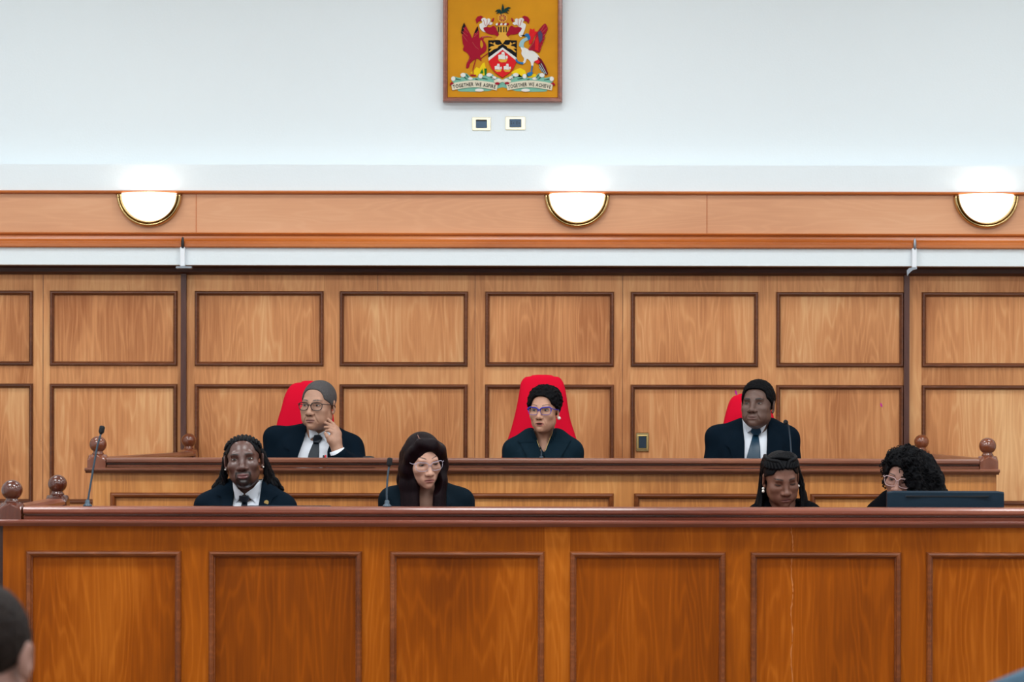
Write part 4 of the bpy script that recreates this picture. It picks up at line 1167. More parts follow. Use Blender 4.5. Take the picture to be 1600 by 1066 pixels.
# ---- judge at the left: grey crop, glasses, hand at his jaw
p = Person('person', 'man with short grey hair, glasses and black tie resting his hand at his jaw', 490, 12.3, .885)
p.set_head(p.L(497.5, 634, -.055), -20, 2, 1, 1.01)
SL, SR = p.L(411, 669), p.L(567, 683)
p.trunk(SL + [.060, .02, -.050], SR + [-.060, .02, -.050], p.L(494, 675) + [0, .02, 0], .115)
def hp_(px, py, dy): return p.L(px, py, dy)
hand = [
    [(hp_(531, 714, -.150), .029), (hp_(526.5, 701, -.150), .0255), (hp_(525, 690, -.148), .026), (hp_(526, 680, -.142), .0235)],
    [(hp_(521, 692, -.156), .020), (hp_(522, 681, -.152), .018)],
    [(hp_(528.5, 679, -.135), .0125), (hp_(527, 671, -.128), .0100), (hp_(521, 663.5, -.118), .0083), (hp_(513.5, 656.5, -.105), .0070)],
    [(hp_(527, 680, -.142), .0125), (hp_(524.5, 670.5, -.138), .0100), (hp_(516, 665, -.130), .0083), (hp_(508, 661.3, -.120), .0070)],
    [(hp_(525, 682, -.150), .0125), (hp_(522.5, 673, -.150), .0098), (hp_(515.5, 669, -.144), .0082), (hp_(508, 668.6, -.132), .0070)],
    [(hp_(522, 684, -.156), .0115), (hp_(519.5, 676.5, -.160), .0088), (hp_(514.5, 673.5, -.158), .0074), (hp_(509.5, 674.0, -.150), .0062)],
    [(hp_(522, 696, -.158), .0150), (hp_(515.5, 689, -.172), .0120), (hp_(511.5, 683, -.178), .0100), (hp_(508.5, 678, -.176), .0082)],
]
P1 = dict(w=1.0, jaw=1.02, nose=1.12, lips=.85, fold=.8, cheek=1.05, fat=1.02)
p.body((174, 132, 110), (138, 92, 84), ((70, 62, 60), .0042, .001, -.06), P1, p.nk, chest=False, chest_drop=.04, hand=hand)
p.eyes(.0042, .0030, (-.0035, .0))
p.glasses(plain('dark_brown_spectacle_frame', (44, 32, 28), .3), .0265, .0185, .001, .0019, top=1.25)
f = hair_field(P1, .0035, [sell((0, -.112, -.020), (.070, .074, .105), 3.2)], lambda X, Y, Z: (-.002 - Y * .62) - Z, noise=(.0012, 300))
p.hput('hair', *f.mesh(), M['hair_grey'])
op = [(480, 655), (520, 668), (516, 690), (511, 706), (512, 740), (458, 740), (466, 712), (473, 690)]
E = [p.SL + [-.045, -.02, -.30], p.L(559, 738, -.05)]; Wr = [np.array([-.10, -.26, p.SL[2] - .30]), p.L(531, 713, -.148)]
p.jacket(M['suit'], poly_px(p, op), E, Wr, ra=(.054, .056, .056, .043))
cuffA, cuffB = p.L(529.5, 712, -.150), p.L(526.5, 704, -.151)
b = MB().tube([tuple(cuffA + (cuffA - cuffB) * .4), tuple(cuffA), tuple(cuffB), tuple(cuffB + (cuffB - cuffA) * .02)], [.036, .0375, .0365, .030], 20)
p.put('shirt_cuff', b.v, b.f, M['shirt'])
shirt_and_tie(p, op, [[(480.5, 660), (482.4, 687.5), (489, 684), (497, 679), (488, 671)], [(497, 679), (504, 687), (510.5, 694), (514, 684), (517, 671), (508, 673)]],
              [(490.5, 680.5), (499.5, 680.5), (502, 687), (498, 693), (488.5, 693), (488, 688)], [(488.5, 692), (497.5, 692), (498, 705), (498.5, 730), (478, 730), (482, 710)], M['tie_d'])
lapels(p, [[(478, 659), (473, 690), (466, 712), (459, 735), (448, 735), (452, 704), (444, 700), (456, 684), (463, 664)]], M['suit'])
finish(p, M['suit'], False)

# ---- judge in the middle: blue cat-eye glasses
p = Person('person', 'woman with short black hair, blue cat-eye glasses and dark teal jacket', 848, 12.3, .885)
p.set_head(p.L(850, 641.5, -.055), -15, 1, 0, .905)
SL, SR = p.L(787, 688), p.L(909.5, 690)
p.trunk(SL + [.050, .02, -.046], SR + [-.050, .02, -.046], p.L(849, 681) + [0, .025, 0], .105)
P2 = dict(w=.97, jaw=.93, nose=.98, lips=1.05, open=.0022, fold=.45, brow=.8, ear_out=1.0)
p.body((188, 140, 116), (164, 88, 84), ((50, 36, 32), .0030, .0045, .04), P2, p.nk + [0, .0, -.01], chest_drop=.20)
p.eyes(.0050, .0034, (-.0025, .0), lw=.0013)
p.glasses(plain('cobalt_spectacle_frame', (42, 50, 168), .25), .0285, .0195, .006, .0020, top=1.7, rimless_low=True)
f = hair_field(P2, .0135, [sell((0, -.112, -.022), (.071, .080, .104), 3.0), ell((0, -.09, -.06), (.10, .10, .06))], lambda X, Y, Z: (.004 - Y * .55) - Z, noise=(.012, 85), extra=((ell((.0, .03, .058), (.084, .088, .074)), .03),))
p.hput('hair', *f.mesh(), M['hair_black'])
op = [(831, 660), (868, 660), (864, 672), (857, 692), (849.8, 708), (841, 692), (833, 672)]
E, Wr = rest_arms(p)
p.jacket(M['suit_w'], poly_px(p, op), E, Wr, cut_y=.04, ra=(.047, .052, .046, .036))
p.drape('lapel', poly_px(p, [(845.5, 700), (850, 709.5), (846, 722), (828, 722), (812.5, 692.5), (838, 687)]), M['suit_w'], .014, .005, .007, (), .010)
p.drape('lapel', poly_px(p, [(853.5, 700), (850, 709.5), (854, 722), (872, 722), (889, 693), (860, 687)]), M['suit_w'], .016, .005, .007, (), .010)
nc = neckcap(p, .056)
p.drape('jacket_collar', poly_px(p, [(832, 669), (838, 683), (842, 693), (830, 691), (812, 692), (808.5, 688.5), (820, 680)]), M['suit_w'], .017, .007, .007, (nc,), .010)
p.drape('jacket_collar', poly_px(p, [(865, 669), (862, 683), (857, 693), (868, 691), (889, 693), (892, 688.5), (878, 680)]), M['suit_w'], .017, .007, .007, (nc,), .010)
e = MB().ball((.081, .004, -.041), .0095, 14, 10); p.hput('earring', e.v, e.f, M['pearl'])
v, fcs = [], []
b = MB()
for q in (-1, 1):
    pts = [p.L(848.5 + q * (15.5 - 13 * u), 674 + 34 * u ** 1.1, -.1) for u in np.linspace(0, 1, 9)]
    a = np.array(pts); yv = p.front_y(a[:, 0], a[:, 2], -.004, (neckcap(p, .056), cap(p.nk, p.nk + [0, -.03, -.16], .08, .10)))
    b.tube([(x, y - .0015, z) for (x, _, z), y in zip(pts, yv)], .0008, 6)
p.put('necklace', b.v, b.f, M['gold'])
finish(p, M['suit_w'], False)

# ---- judge at the right
p = Person('person', 'man with short black hair, dark suit and teal satin tie looking sideways', 1176, 12.3, .885)
p.set_head(p.L(1184, 632.5, -.055), -21, -5, 0, .965)
SL, SR = p.L(1101.5, 666), p.L(1250, 668)
p.trunk(SL + [.062, .02, -.052], SR + [-.062, .02, -.052], p.L(1183, 664) + [0, .025, 0], .12)
P3 = dict(w=1.02, jaw=1.05, nose=1.22, lips=1.05, fold=.5, cheek=1.1, fat=1.10, chin=1.1, brow=1.15)
p.body((98, 73, 64), (120, 88, 82), ((12, 9, 9), .0054, -.002, -.05), P3, p.nk + [0, 0, .01], chest=False, chest_drop=.04)
p.eyes(.0026, .0024, (-.003, 0), white=(170, 160, 152))
f = hair_field(P3, .0075, [sell((0, -.118, -.030), (.074, .080, .106), 4.5), ell((.0, -.12, -.06), (.10, .13, .055))], lambda X, Y, Z: (.000 - Y * .60) - Z, noise=(.004, 130), extra=((ell((.0, .006, .060), (.070, .078, .066)), .02),))
p.hput('hair', *f.mesh(), M['hair_black'])
op = [(1162, 652), (1202, 650), (1199, 690), (1196, 735), (1163, 735), (1164, 690)]
E, Wr = rest_arms(p, .30, .035)
p.jacket(M['suit'], poly_px(p, op), E, Wr, ra=(.054, .060, .050, .040))
shirt_and_tie(p, op, [[(1162.5, 657), (1169, 676), (1175, 672), (1181, 668.5), (1172, 663)], [(1184, 668.5), (1191, 677.5), (1196, 668), (1201, 655), (1192, 662)]],
              [(1175, 669), (1188.5, 669), (1190, 675.5), (1186, 680), (1178, 680), (1174, 675)], [(1178, 678), (1186.2, 678), (1188, 700), (1189, 735), (1162.5, 735), (1168, 710)], M['tie_t'], .064)
lapels(p, [[(1160, 655), (1163, 690), (1163, 735), (1150, 735), (1140, 700), (1132, 694), (1142, 684), (1150, 662)], [(1204, 653), (1200, 690), (1197, 735), (1210, 735), (1222, 700), (1228, 692), (1219, 682), (1213, 662)]], M['suit'])
finish(p, M['suit'], False)

# ---- clerk with braids and goatee
p = Person('person', 'man with braided hair and goatee in black suit with round lapel pin', 382, 10.65, .637)
p.set_head(p.L(381, 719.5, -.055), 2, -2, -4, .985)
SL, SR = p.L(302, 774), p.L(463, 777)
p.trunk(SL + [.060, .02, -.050], SR + [-.060, .02, -.050], p.L(383, 763) + [0, .03, 0], .115)
P4 = dict(w=.97, crown=.83, jaw=.90, nose=1.2, lips=1.1, fold=.35, cheek=1.1, chin=1.05, brow=1.15, ear_out=1.04)
p.body((90, 62, 55), (128, 84, 84), ((14, 9, 9), .0042, -.003, -.06), P4, p.nk, chest=False, chest_drop=.04, beard=((22, 17, 18), .92), mat=M['skin_shiny'])
p.eyes(.0034, .0028, (-.0005, .0))
f = hair_field(P4, .002, [sell((0, -.118, -.030), (.0745, .088, .128), 3.0)], lambda X, Y, Z: (.010 - Y * .50) - Z)
hair = p.hput('hair', *f.mesh(), M['hair_braid'])
b = MB(); rng = random.Random(5)
for k in range(13):
    u = -1 + 2 * k / 12; pts = []
    for i in range(12):
        t = i / 11; th = math.radians(41 - 10 * u * u) + t * math.radians(132 - 16 * abs(u)); th0 = th
        xx = .079 * math.sin(u * 1.28) * (1 - .1 * t)
        rr = math.sqrt(max(.02, 1 - (xx / .0775) ** 2))
        pts.append((xx, .016 - .0945 * rr * math.cos(th0), 0.036 + .0675 * rr * math.sin(th0) * (1 if th0 < math.pi / 2 else .95)))
    b.tube(pts, [.0050 + .0014 * (i % 2) for i in range(12)], 7)
p.hput('cornrow', b.v, b.f, M['hair_braid'], parent=hair)['kind'] = 'stuff'
b = MB()
for q in (-1, 1):
    for k in range(17):
        u = k / 16; top = p.H2B([[q * (.066 + .012 * math.sin(u * 3)), .02 + .07 * u, .045 - .035 * u]])[0]
        mid = p.H2B([[q * (.083 + .012 * rng.random()), .04 + .06 * u, -.03]])[0]
        end = np.array([p.hp[0] + q * (.078 + .062 * u + .012 * rng.random()), p.hp[1] + .06 + .05 * u, p.L(0, 766 + rng.uniform(-2, 6))[2]])
        m2 = mid * .45 + end * .55 + [q * -.004, .0, 0]
        pts = spline([top, mid, m2, end], 14)
        pts = [(x + .003 * math.sin(i * 1.7 + k), y + .003 * math.cos(i * 1.3 + k), z) for i, (x, y, z) in enumerate(pts)]
        b.tube(pts, [.0082 + .0018 * ((i + k) % 2) for i in range(14)] + [.004], 7)
p.put('braids', b.v, b.f, M['hair_braid'], parent=hair)['kind'] = 'stuff'
op = [(362, 745), (405, 745), (404, 765), (402, 800), (361.5, 800), (362, 765)]
E, Wr = rest_arms(p, .30, .04)
p.jacket(M['suit'], poly_px(p, op), E, Wr, ra=(.054, .058, .048, .040))
shirt_and_tie(p, op, [[(361.5, 750), (362, 765), (366, 788), (372, 780), (379, 773.5), (370, 765)], [(381, 773.5), (388, 780), (396.5, 788), (403, 770), (405.5, 749), (394, 764)]],
              [(372, 776), (386, 776), (387, 781), (383.5, 787), (375.5, 787), (371.5, 781)], [(375.5, 785), (383.5, 785), (385, 805), (373, 805)], M['tie_d'])
lapels(p, [[(360, 752), (361, 775), (361, 805), (348, 805), (343, 778), (335, 775), (350, 760)], [(407, 752), (404, 775), (403, 805), (414, 805), (424, 780), (432, 776), (414, 760)]], M['suit'])
c = p.L(415, 786.5, -.1); yv = float(p.front_y([c[0]], [c[2]], .010)[0]) - .016
b = MB().loft([[(c[0] + .0095 * math.cos(2 * math.pi * k / 20), y, c[2] + .0095 * math.sin(2 * math.pi * k / 20)) for k in range(20)] for y in (yv - .003, yv + .004)])
b.loft([[(c[0] - .002, y, c[2] - .009), (c[0] + .002, y, c[2] - .009), (c[0] + .001, y, c[2] - .016), (c[0] - .001, y, c[2] - .016)] for y in (yv - .002, yv + .004)])
p.put('lapel_pin', b.v, b.f, M['gold'], False)
for q, px_, py_ in ((-1, 357.5, 739), (1, 407, 732)):
    e = MB().ball(tuple(p.H2B([[q * .080, .0, -.036]])[0]), .0035, 10, 8); p.put('ear_stud', e.v, e.f, M['pearl'])
finish(p, M['suit'])

# ---- clerk with long straight hair
p = Person('person', 'woman with long straight dark hair and clear glasses reading with lowered eyes', 666, 10.65, .637)
p.set_head(p.L(662, 718.5, -.075), 21, 17, -5, .92)
SL, SR = p.L(592.5, 764), p.L(739, 767)
p.trunk(SL + [.054, .02, -.048], SR + [-.054, .02, -.048], p.L(666, 766) + [0, .03, 0], .11)
P5 = dict(w=.96, jaw=.92, nose=1.0, lips=1.1, cheek=1.0, brow=.7, chin=.95)
p.body((196, 150, 130), (168, 104, 98), ((40, 26, 26), .0026, .0085, .0), P5, p.nk, chest_drop=.20)
p.eyes(.0022, .0040, (.001, -.003), lw=.0016)
p.glasses(plain('clear_grey_spectacle_frame', (176, 170, 190), .2), 0.029, .020, .005, .0011, top=1.3)
ext = [(ell((0, .02, .030), (.088, .102, .092)), .02)]
fld = Field((-.16, -.16, -.36), (.16, .16, .16), .0034)
w_ = ell((0, .020, .034), (.082, .100, .086)); fld.add(w_, .01)
def strand(pts, r):
    q = p.B2H(np.array(pts))
    for a, c_ in zip(q[:-1], q[1:]): fld.add(cap(a, c_, r), .026)
H = lambda *v: p.H2B([v])[0]
zb_ = 806
for k, xx in enumerate((632.5, 638, 643.5, 649)):
    strand([H(-.070 + .004 * k, .045 - .020 * k, .030), H(-.084 + .005 * k, .030 - .016 * k, -.045), p.L(xx - 1, 758, -.075 - .006 * k), p.L(xx + 1, zb_, -.105 - .004 * k)], .0185)
for k, xx in enumerate((681.5, 686.5, 691.5)):
    strand([H(.078, .020 - .02 * k, .045), H(.086 - .002 * k, .012 - .020 * k, -.03), p.L(xx + (3 - 2 * k), 752, -.085), p.L(xx, zb_, -.108)], .0170)
for k in range(7):
    u = -1 + k / 3; strand([H(.06 * u, .09, .0), H(.065 * u, .095, -.12), H(.07 * u, .10, -.26)], .026)
# the fringe sweeps from a parting on one side down past the other temple
strand([H(-.028, -.053, .088), H(.020, -.067, .076), H(.060, -.047, .042), H(.079, -.018, -.010)], .0125)
strand([H(-.030, -.045, .096), H(.030, -.053, .088), H(.068, -.030, .042), H(.083, -.008, -.02)], .0130)
strand([H(-.034, -.051, .090), H(-.058, -.040, .060), H(-.073, -.020, .02), H(-.082, -.008, -.04)], .0120)
Xg, Yg, Zg = fld.grid()
for c_ in (ell((.004, -.118, -.020), (.064, .085, .092)), ell((0, -.10, -.07), (.058, .085, .075))):
    fld.F = smax(fld.F, -c_(Xg, Yg, Zg), .006)
Vh, Fh = fld.mesh(); hair = p.hput('hair', Vh, Fh, M['hair_straight'])
pp = []
for yy in np.linspace(-.046, .02, 9):
    near = Vh[(np.abs(Vh[:, 0] + .031) < .004) & (np.abs(Vh[:, 1] - yy) < .004)]
    if len(near): pp.append((-.031 + .10 * (yy + .046), yy, near[:, 2].max() - .0002))
if len(pp) > 2:
    b = MB().tube(pp, [.0006] + [.0016] * (len(pp) - 2) + [.0006], 6); p.hput('hair_parting', b.v, b.f, plain('scalp_skin', (150, 112, 100), .6, spec=.2), parent=hair)
op = [(650, 752), (681, 752), (679, 775), (675, 806), (656, 806), (652, 780)]
E, Wr = rest_arms(p)
p.jacket(M['suit_c'], poly_px(p, op), E, Wr, cut_y=.03, ra=(.049, .054, .046, .038))
lapels(p, [[(649, 757), (652, 780), (656, 806), (640, 806), (628, 785), (640, 765)], [(682, 757), (679, 778), (675, 806), (692, 806), (706, 786), (694, 765)]], M['suit_c'])
for q in (-1,):
    b = MB(); o = np.array([-.079, -.002, -.040])
    oh = p.H2B([o])[0]
    b.tube([tuple(oh), tuple(oh + [0, -.012, -.012])], .0012, 6)
    pts = [tuple(oh + [.0065 * math.sin(2 * math.pi * k / 14), -.014, -.030 + .018 * math.cos(2 * math.pi * k / 14)]) for k in range(15)]
    b.tube(pts, .0013, 6); b.tube([tuple(oh + [0, -.014, -.048]), tuple(oh + [0, -.014, -.062])], .0012, 6)
    p.put('earring', b.v, b.f, M['gold'])
finish(p, M['suit_c'])

# ---- young woman with long braids, looking down
p = Person('person', 'young woman with long black box braids and earrings looking down at the bench', 1224, 10.65, .637)
p.set_head(p.L(1220.5, 747, -.10), 11, 19, -4, .925)
SL, SR = p.L(1166, 786), p.L(1284, 786)
p.trunk(SL + [.055, .0, -.058], SR + [-.055, .0, -.058], p.L(1224, 792) + [0, .0, 0], .10)
P6 = dict(w=1.0, jaw=.96, nose=1.15, lips=1.15, cheek=1.1, brow=.8, chin=.95, fat=1.04)
p.body((112, 74, 60), (128, 80, 74), ((18, 11, 11), .0042, .001, .02), P6, p.nk, chest_drop=.12)
p.eyes(-.0030, .0048, (0, -.002), lw=.0017)
f = hair_field(P6, .0045, [sell((0, -.118, -.030), (.074, .086, .112), 2.8)], lambda X, Y, Z: (.012 - Y * .5) - Z)
hair = p.hput('hair', *f.mesh(), M['hair_braid'])
b = MB(); rng = random.Random(9)
def scalp(az, el, r=1.0):   # az 0 = forehead, +-90 ears ; el up
    a, e = math.radians(az), math.radians(el)
    return (.0775 * r * math.cos(e) * math.sin(a), .016 - .0965 * r * math.cos(e) * math.cos(a), .036 + .084 * r * math.sin(e))
for q in (-1, 1):
    for k in range(7):
        az0 = q * (6 + 12 * k); el0 = 23 - 1.5 * k
        pts = [scalp(az0, el0, 1.0), scalp(az0 + q * 16, el0 + 20, 1.05), scalp(az0 + q * 44, el0 + 20, 1.08), scalp(q * 118, 22 - 4 * k, 1.06)]
        P_ = spline(pts, 14); b.tube(P_, [.0085 + .0018 * (i % 2) for i in range(15)], 7)
for k in range(5):
    pts = [scalp(-70 + 8 * k, 44 + 6 * k, 1.08), scalp(-34 + 8 * k, 58 + 3 * k, 1.07), scalp(10 + 6 * k, 56 + 4 * k, 1.07), scalp(58 + 6 * k, 42 + 4 * k, 1.05)]
    P_ = spline(pts, 16); b.tube(P_, [.0085 + .0022 * (i % 2) for i in range(17)], 7)
p.hput('cornrow', b.v, b.f, M['hair_braid'], parent=hair)['kind'] = 'stuff'
b = MB()
for q in (-1, 1):
    for k in range(15):
        u = k / 14
        top = p.H2B([scalp(q * (88 + 60 * u), 26 - 10 * u, 1.06)])[0]
        mid = p.L(1220.5 + q * (27.5 + 6.0 * rng.random()) + (0 if q < 0 else 1), 756, -.06 + .05 * u)
        end = p.L(1221.5 + q * (31 + 13 * u + 2 * rng.random()), 806, -.06 + .06 * u)
        pts = spline([top, mid, end], 14)
        b.tube([(x + .0015 * math.sin(i * 2 + k), y, z) for i, (x, y, z) in enumerate(pts)], [.0062 + .0012 * ((i + k) % 2) for i in range(15)], 7)
for k in range(12):
    u = -1 + k / 5.5; q = p.H2B([(.06 * u, .095, .0)])[0]
    b.tube(spline([tuple(q + [0, 0, .04]), tuple(q + [.01 * u, .02, -.08]), tuple(q + [.02 * u, .03, -.22])], 8), .0085, 7)
p.put('braids', b.v, b.f, M['hair_braid'], parent=hair)['kind'] = 'stuff'
E, Wr = rest_arms(p, .26)
p.jacket(M['suit_b'], poly_px(p, [(1206, 780), (1243, 780), (1240, 800), (1209, 800)]), E, Wr, cut_y=.0, name='blouse', ra=(.055, .05, .044, .036))
for q in (-1, 1):
    o = p.H2B([[q * .081, -.001, -.042]])[0]; b = MB().ball(tuple(o), .0055, 12, 8)
    if q < 0: b.ball(tuple(o + [0, -.002, -.0115]), .0062, 12, 8)
    p.put('earring', b.v, b.f, M['pearl'])
finish(p, M['suit_b'])

# ---- clerk with curly hair behind the monitor
p = Person('person', 'woman with big black curly hair and clear glasses behind the dark monitor', 1420, 10.72, .637)
p.set_head(p.L(1412, 744, -.075), -25, 13, 9, .93)
SL, SR = p.L(1352, 779), p.L(1492, 782)
p.trunk(SL + [.062, .02, -.070], SR + [-.062, .02, -.060], p.L(1416, 778) + [0, .02, 0], .105)
P7 = dict(w=1.0, jaw=.95, nose=1.2, lips=1.15, cheek=1.1, brow=.8)
p.body((150, 108, 94), (140, 84, 80), ((30, 20, 20), .0032, .002, .02), P7, p.nk)
p.eyes(.0030, .0038, (-.001, -.002), lw=.0014)
p.glasses(plain('clear_pink_spectacle_frame', (206, 176, 178), .2), 0.029, .021, .004, .0014, top=1.2)
fld = Field((-.20, -.19, -.24), (.24, .22, .19), .0042); Xg, Yg, Zg = fld.grid()
for (px_, py_, dy), r in (((1428, 742, .0), (.105, .115, .105)), ((1444, 762, -.02), (.088, .10, .10)), ((1412, 722, -.03), (.075, .09, .062)), ((1450, 785, .0), (.08, .10, .09)), ((1398, 738, .02), (.045, .07, .08))):
    fld.add(ell(p.B2H([p.L(px_, py_, dy)])[0], np.array(r) / p.hs, None), .03)
fld.add(ell((0, .018, .038), (.090, .108, .096)), .02)
# hair mass swept over the far cheek
fld.add(cap(p.B2H([p.L(1424, 722, -.17)])[0], p.B2H([p.L(1436, 775, -.16)])[0], .030, .036), .03)
fld.F = fld.F + (.020 * (vnoise(Xg * 34, Yg * 34, Zg * 34, 6) - .5) + .016 * (vnoise(Xg * 85, Yg * 85, Zg * 85, 8) - .5)).astype(np.float32)
for c_ in (sell((-.020, -.130, -.034), (.056, .092, .112), 2.6),): fld.F = smax(fld.F, -c_(Xg, Yg, Zg), .005)
Vh, Fh = fld.mesh(); hair = p.hput('hair', Vh, Fh, M['hair_black'])
b = MB(); rng = random.Random(21); cen = Vh.mean(0); sel = [i for i in range(len(Vh)) if Vh[i][1] < .06]
for k in range(230):
    v0 = Vh[rng.choice(sel)]; n = v0 - cen; n = n / np.linalg.norm(n)
    if v0[1] < -.05 and v0[0] < .0 and v0[2] < .06: continue
    d = np.array([rng.uniform(-.4, .4), rng.uniform(-.2, .2), -1.0]); d = d - n * (d @ n); d /= np.linalg.norm(d); e_ = np.cross(n, d)
    rr, ln = rng.uniform(.0045, .0075), rng.uniform(.022, .045); ph = rng.random() * 6.28
    b.tube([tuple(v0 + n * (.001 + rr * math.cos(ph + t * 1.1)) + e_ * rr * math.sin(ph + t * 1.1) + d * ln * (t / 11 - .5)) for t in range(12)], .0022, 5)
p.hput('curls', b.v, b.f, M['hair_black'], parent=hair)['kind'] = 'stuff'
E, Wr = rest_arms(p)
p.jacket(M['suit_b'], None, E, Wr, ra=(.058, .052, .046, .038), neckhole=0)
finish(p, M['suit_b'])

# ---- spectator near the camera, lower left
p = Person('person', 'blurred head of a dark-haired spectator seen from behind, lower left corner', -34, 4.25, .436, 180)
hz = PZ(1029, 4.25) - .436
p.set_head((0, -.03, hz), -5, 4, 0, 1.0)
p.trunk((-.19, .02, hz - .255), (.19, .02, hz - .255), (0, .03, hz - .17), .115)
P8 = dict(w=1.0, ear_out=1.06)
p.body((150, 112, 100), (140, 90, 84), ((30, 24, 22), .004, 0, 0), P8, p.nk)
f = hair_field(P8, .008, [ell((0, -.112, -.020), (.078, .086, .100))], lambda X, Y, Z: (-.000 - Y * .70) - Z, noise=(.003, 120))
p.hput('hair', *f.mesh(), M['hair_brown'])
E, Wr = rest_arms(p); p.jacket(M['suit_b'], None, E, Wr)
legs(p, M['suit_b'])
b = MB(); X0, Y0 = p.X, p.D
MB().box(X0 - .23, X0 + .23, Y0 - .22, Y0 + .24, 0, .432, .02).mk('seat_block', M['black'], floor)

# ================================================================ CHAIR CORNER, lower right
D = 4.45; cxp = 1651; t = thing('padded_chair', 'blurred blue-grey rounded chair back, lower right corner', 'chair', (PX(cxp, D), D, 0))
s = D / FPX; hw = 128 * s; zt = PZ(1036, D); rings = []
for k in range(13):
    u = k / 12; z = zt - .48 * u; w_ = hw * min(1, (1 - (1 - min(1, u / .17)) ** 2.6) ** .5 if u > 0 else .22)
    rings.append([(PX(cxp, D) + max(w_, .03) * math.copysign(abs(math.cos(q)) ** .6, math.cos(q)), D + (.022 + .02 * min(1, u * 8)) * math.copysign(abs(math.sin(q)) ** .8, math.sin(q)), z) for q in [2 * math.pi * j / 28 for j in range(28)]])
MB().loft(rings).mk('backrest', M['bluecloth'], t, True)
MB().box(PX(cxp, D) - .23, PX(cxp, D) + .23, D - .02, D + .46, .38, .46, .03).mk('seat', M['bluecloth'], t)
for a in (-.2, .2):
    for y in (0, .42): MB().tube([(PX(cxp, D) + a, D + y, .40), (PX(cxp, D) + a * 1.08, D + y * 1.02, 0)], .014).mk('leg', M['black'], t, True)

# ================================================================ THINGS ON THE BENCHES
def microphone(label, D, pts, base_z, head_r, head_len, neck_r=.0040, base=True, ring=False, group='gooseneck microphones'):
    """pts: photograph pixels from the base up; the last two give the head's axis"""
    P = [(PX(x, D + dy), D + dy, PZ(y, D + dy)) for x, y, dy in pts]
    t = thing('gooseneck_microphone', label, 'microphone', (P[0][0], P[0][1], base_z), group)
    x0, y0 = P[0][0], P[0][1]
    MB().lathe((x0, y0, base_z), [(.018, 0), (.018, .004), (.013, .008), (.010, .012), (.0095, .022), (.006, .026)] if base else [(.010, 0), (.010, .006), (.005, .008)], 20).mk('base', M['gooseneck'], t, True)
    Q = spline([(x0, y0, base_z + .01)] + P[1:-1], 24)
    MB().tube(Q, neck_r, 10).mk('gooseneck', M['gooseneck'], t, True)
    a, b_ = Vector(P[-2]), Vector(P[-1]); d = (b_ - a).normalized(); prof = [(0, .45), (.10, .62), (.18, .9), (.35, 1), (.85, 1), (.95, .75), (1.0, .3)]
    MB().tube([tuple(a + d * head_len * u) for u, _ in prof], [head_r * r for _, r in prof], 14).mk('windscreen', M['foam'], t, True)
ztop_f = zr1
microphone('blue-grey gooseneck microphone on the clerks bench, far left', FD + .06, [(137, 793, 0), (141.5, 760, 0), (146.5, 730, 0), (152, 700, 0), (157.5, 680, 0), (160, 668, 0)], ztop_f, .0112, .034)
microphone('gooseneck microphone on the clerks bench beside the straight-haired woman', FD + .07, [(605, 793, 0), (604.5, 770, 0), (606, 745, 0), (608, 730, 0), (609.5, 716, 0)], ztop_f, .0108, .036, .004)
microphone('short slim microphone before the woman in blue glasses', JD + .08, [(846, 716, 0), (846, 708, 0), (845.6, 702, -.004), (843.0, 699.0, -.012)], jr1, .0058, .012, .0032, False)
microphone('thin curved microphone before the man with the teal tie', JD + .08, [(1236.5, 716, 0), (1235.5, 695, 0), (1233.6, 676, -.005), (1232, 665, -.015), (1229.5, 660.5, -.028), (1226.5, 658.3, -.040)], jr1, .0105, .018, .0034, False)

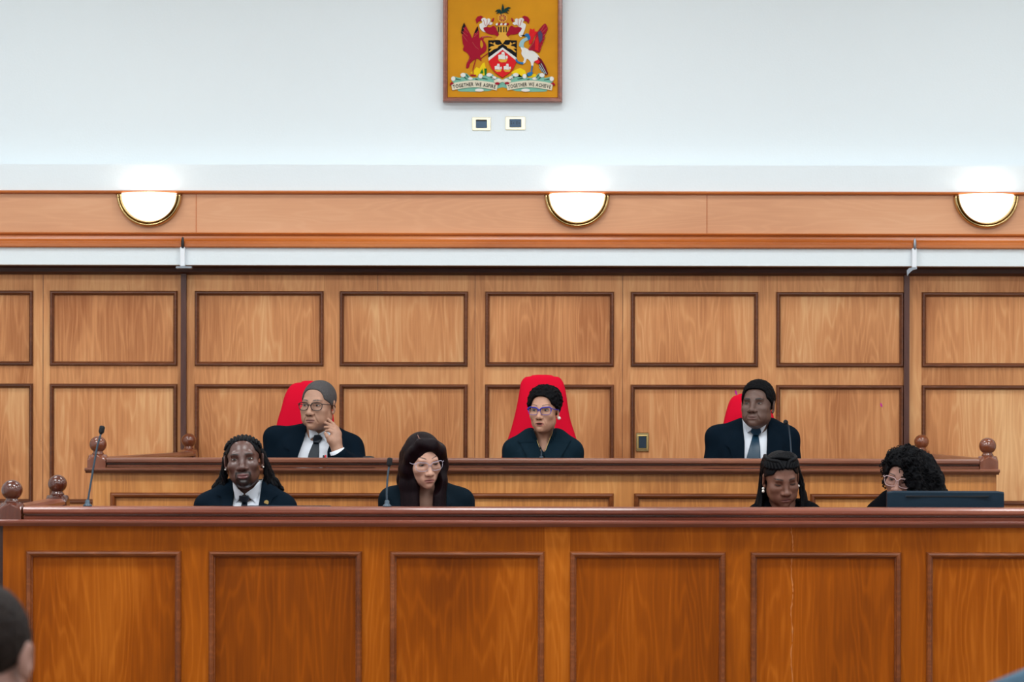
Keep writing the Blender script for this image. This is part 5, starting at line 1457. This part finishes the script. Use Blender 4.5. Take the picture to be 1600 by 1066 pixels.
# monitor on the clerks' worktop, its back to the camera
D = FD + .32; t = thing('monitor', 'dark blue computer monitor seen from its back, at the right of the clerks bench', 'monitor', (PX(1478, D), D + .03, worktop_z))
x0, x1, z1, z0 = PX(1387, D), PX(1570, D), PZ(766.5, D), worktop_z + .03
mb = MB(); n = 18; rings = []
for i in range(n + 1):
    u = -1 + 2 * i / n; x = (x0 + x1) / 2 + u * (x1 - x0) / 2; y = D - .022 * (1 - abs(u) ** 3.0) + .012
    e = .004 * max(0, abs(u) - .9) * 10
    rings.append([(x, D + .035, z0 + e), (x, y + .006, z0 + e), (x, y, z0 + .006 + e), (x, y, z1 - .006 - e), (x, y + .006, z1 - e), (x, D + .035, z1 - e)])
mb.loft(rings); shell = mb.mk('shell', M['monitor'], t)
sz_ = PZ(774.5, D)
MB().box(PX(1415, D), PX(1545, D), D - .0125, D + .0, sz_ - .0022, sz_ + .0022).mk('vent_slot', M['black'], shell)
MB().box(x0 + .006, x1 - .006, D + .0345, D + .037, z0 + .008, z1 - .006).mk('screen', M['black'], t)
MB().box((x0 + x1) / 2 - .03, (x0 + x1) / 2 + .03, D - .0, D + .03, worktop_z + .008, z0 + .03).mk('stand', M['black'], t)
MB().box((x0 + x1) / 2 - .11, (x0 + x1) / 2 + .11, D - .06, D + .10, worktop_z, worktop_z + .01, .003).mk('stand_base', M['black'], t)

# laptop before the braided man; only the top edge of its lid clears the rail
D = FD + .26; xa, xb = PX(384, D), PX(517, D); zt = PZ(791.0, D)
t = thing('laptop', 'dark laptop whose lid edge just shows above the bench rail before the braided man', 'laptop', ((xa + xb) / 2, D, worktop_z))
MB().loft([[(xa, D + .05, worktop_z + .012), (xb, D + .05, worktop_z + .012), (xb, D + .058, worktop_z + .012), (xa, D + .058, worktop_z + .012)], [(xa, D, zt - .003), (xb, D, zt - .003), (xb, D + .008, zt), (xa, D + .008, zt)]]).mk('lid', M['monitor'], t)
MB().box(xa, xb, D + .05, D + .24, worktop_z, worktop_z + .014, .003).mk('keyboard_base', M['black'], t)

# small things on the judges' bench
D = JD + .16; x, z = PX(576, D), jw
t = tag(rebase(MB().lathe((x, D, z), [(.030, 0), (.030, PZ(713.4, D) - z - .010), (.026, PZ(713.4, D) - z - .003), (.012, PZ(713.4, D) - z)], 24).mk('desk_speaker', M['black'], None, True)), 'small black round-topped object on the judges bench beside the grey-haired man', 'speaker')
for px_, m_, lab, hh in ((508.5, 'redp', 'red pen standing up behind the rail before the grey-haired man', 711.5), (505.5, 'black', 'black pen standing up behind the rail beside the red pen', 712)):
    D = JD + .15
    o = MB().tube([(PX(px_, D), D, jw), (PX(px_ + .2, D), D, PZ(hh + 3, D)), (PX(px_ + .3, D), D, PZ(hh, D))], [.0045, .0045, .0035], 10).mk('pen', M[m_], None, True)
    tag(rebase(o), lab, 'pen', 'pens on the judges bench')
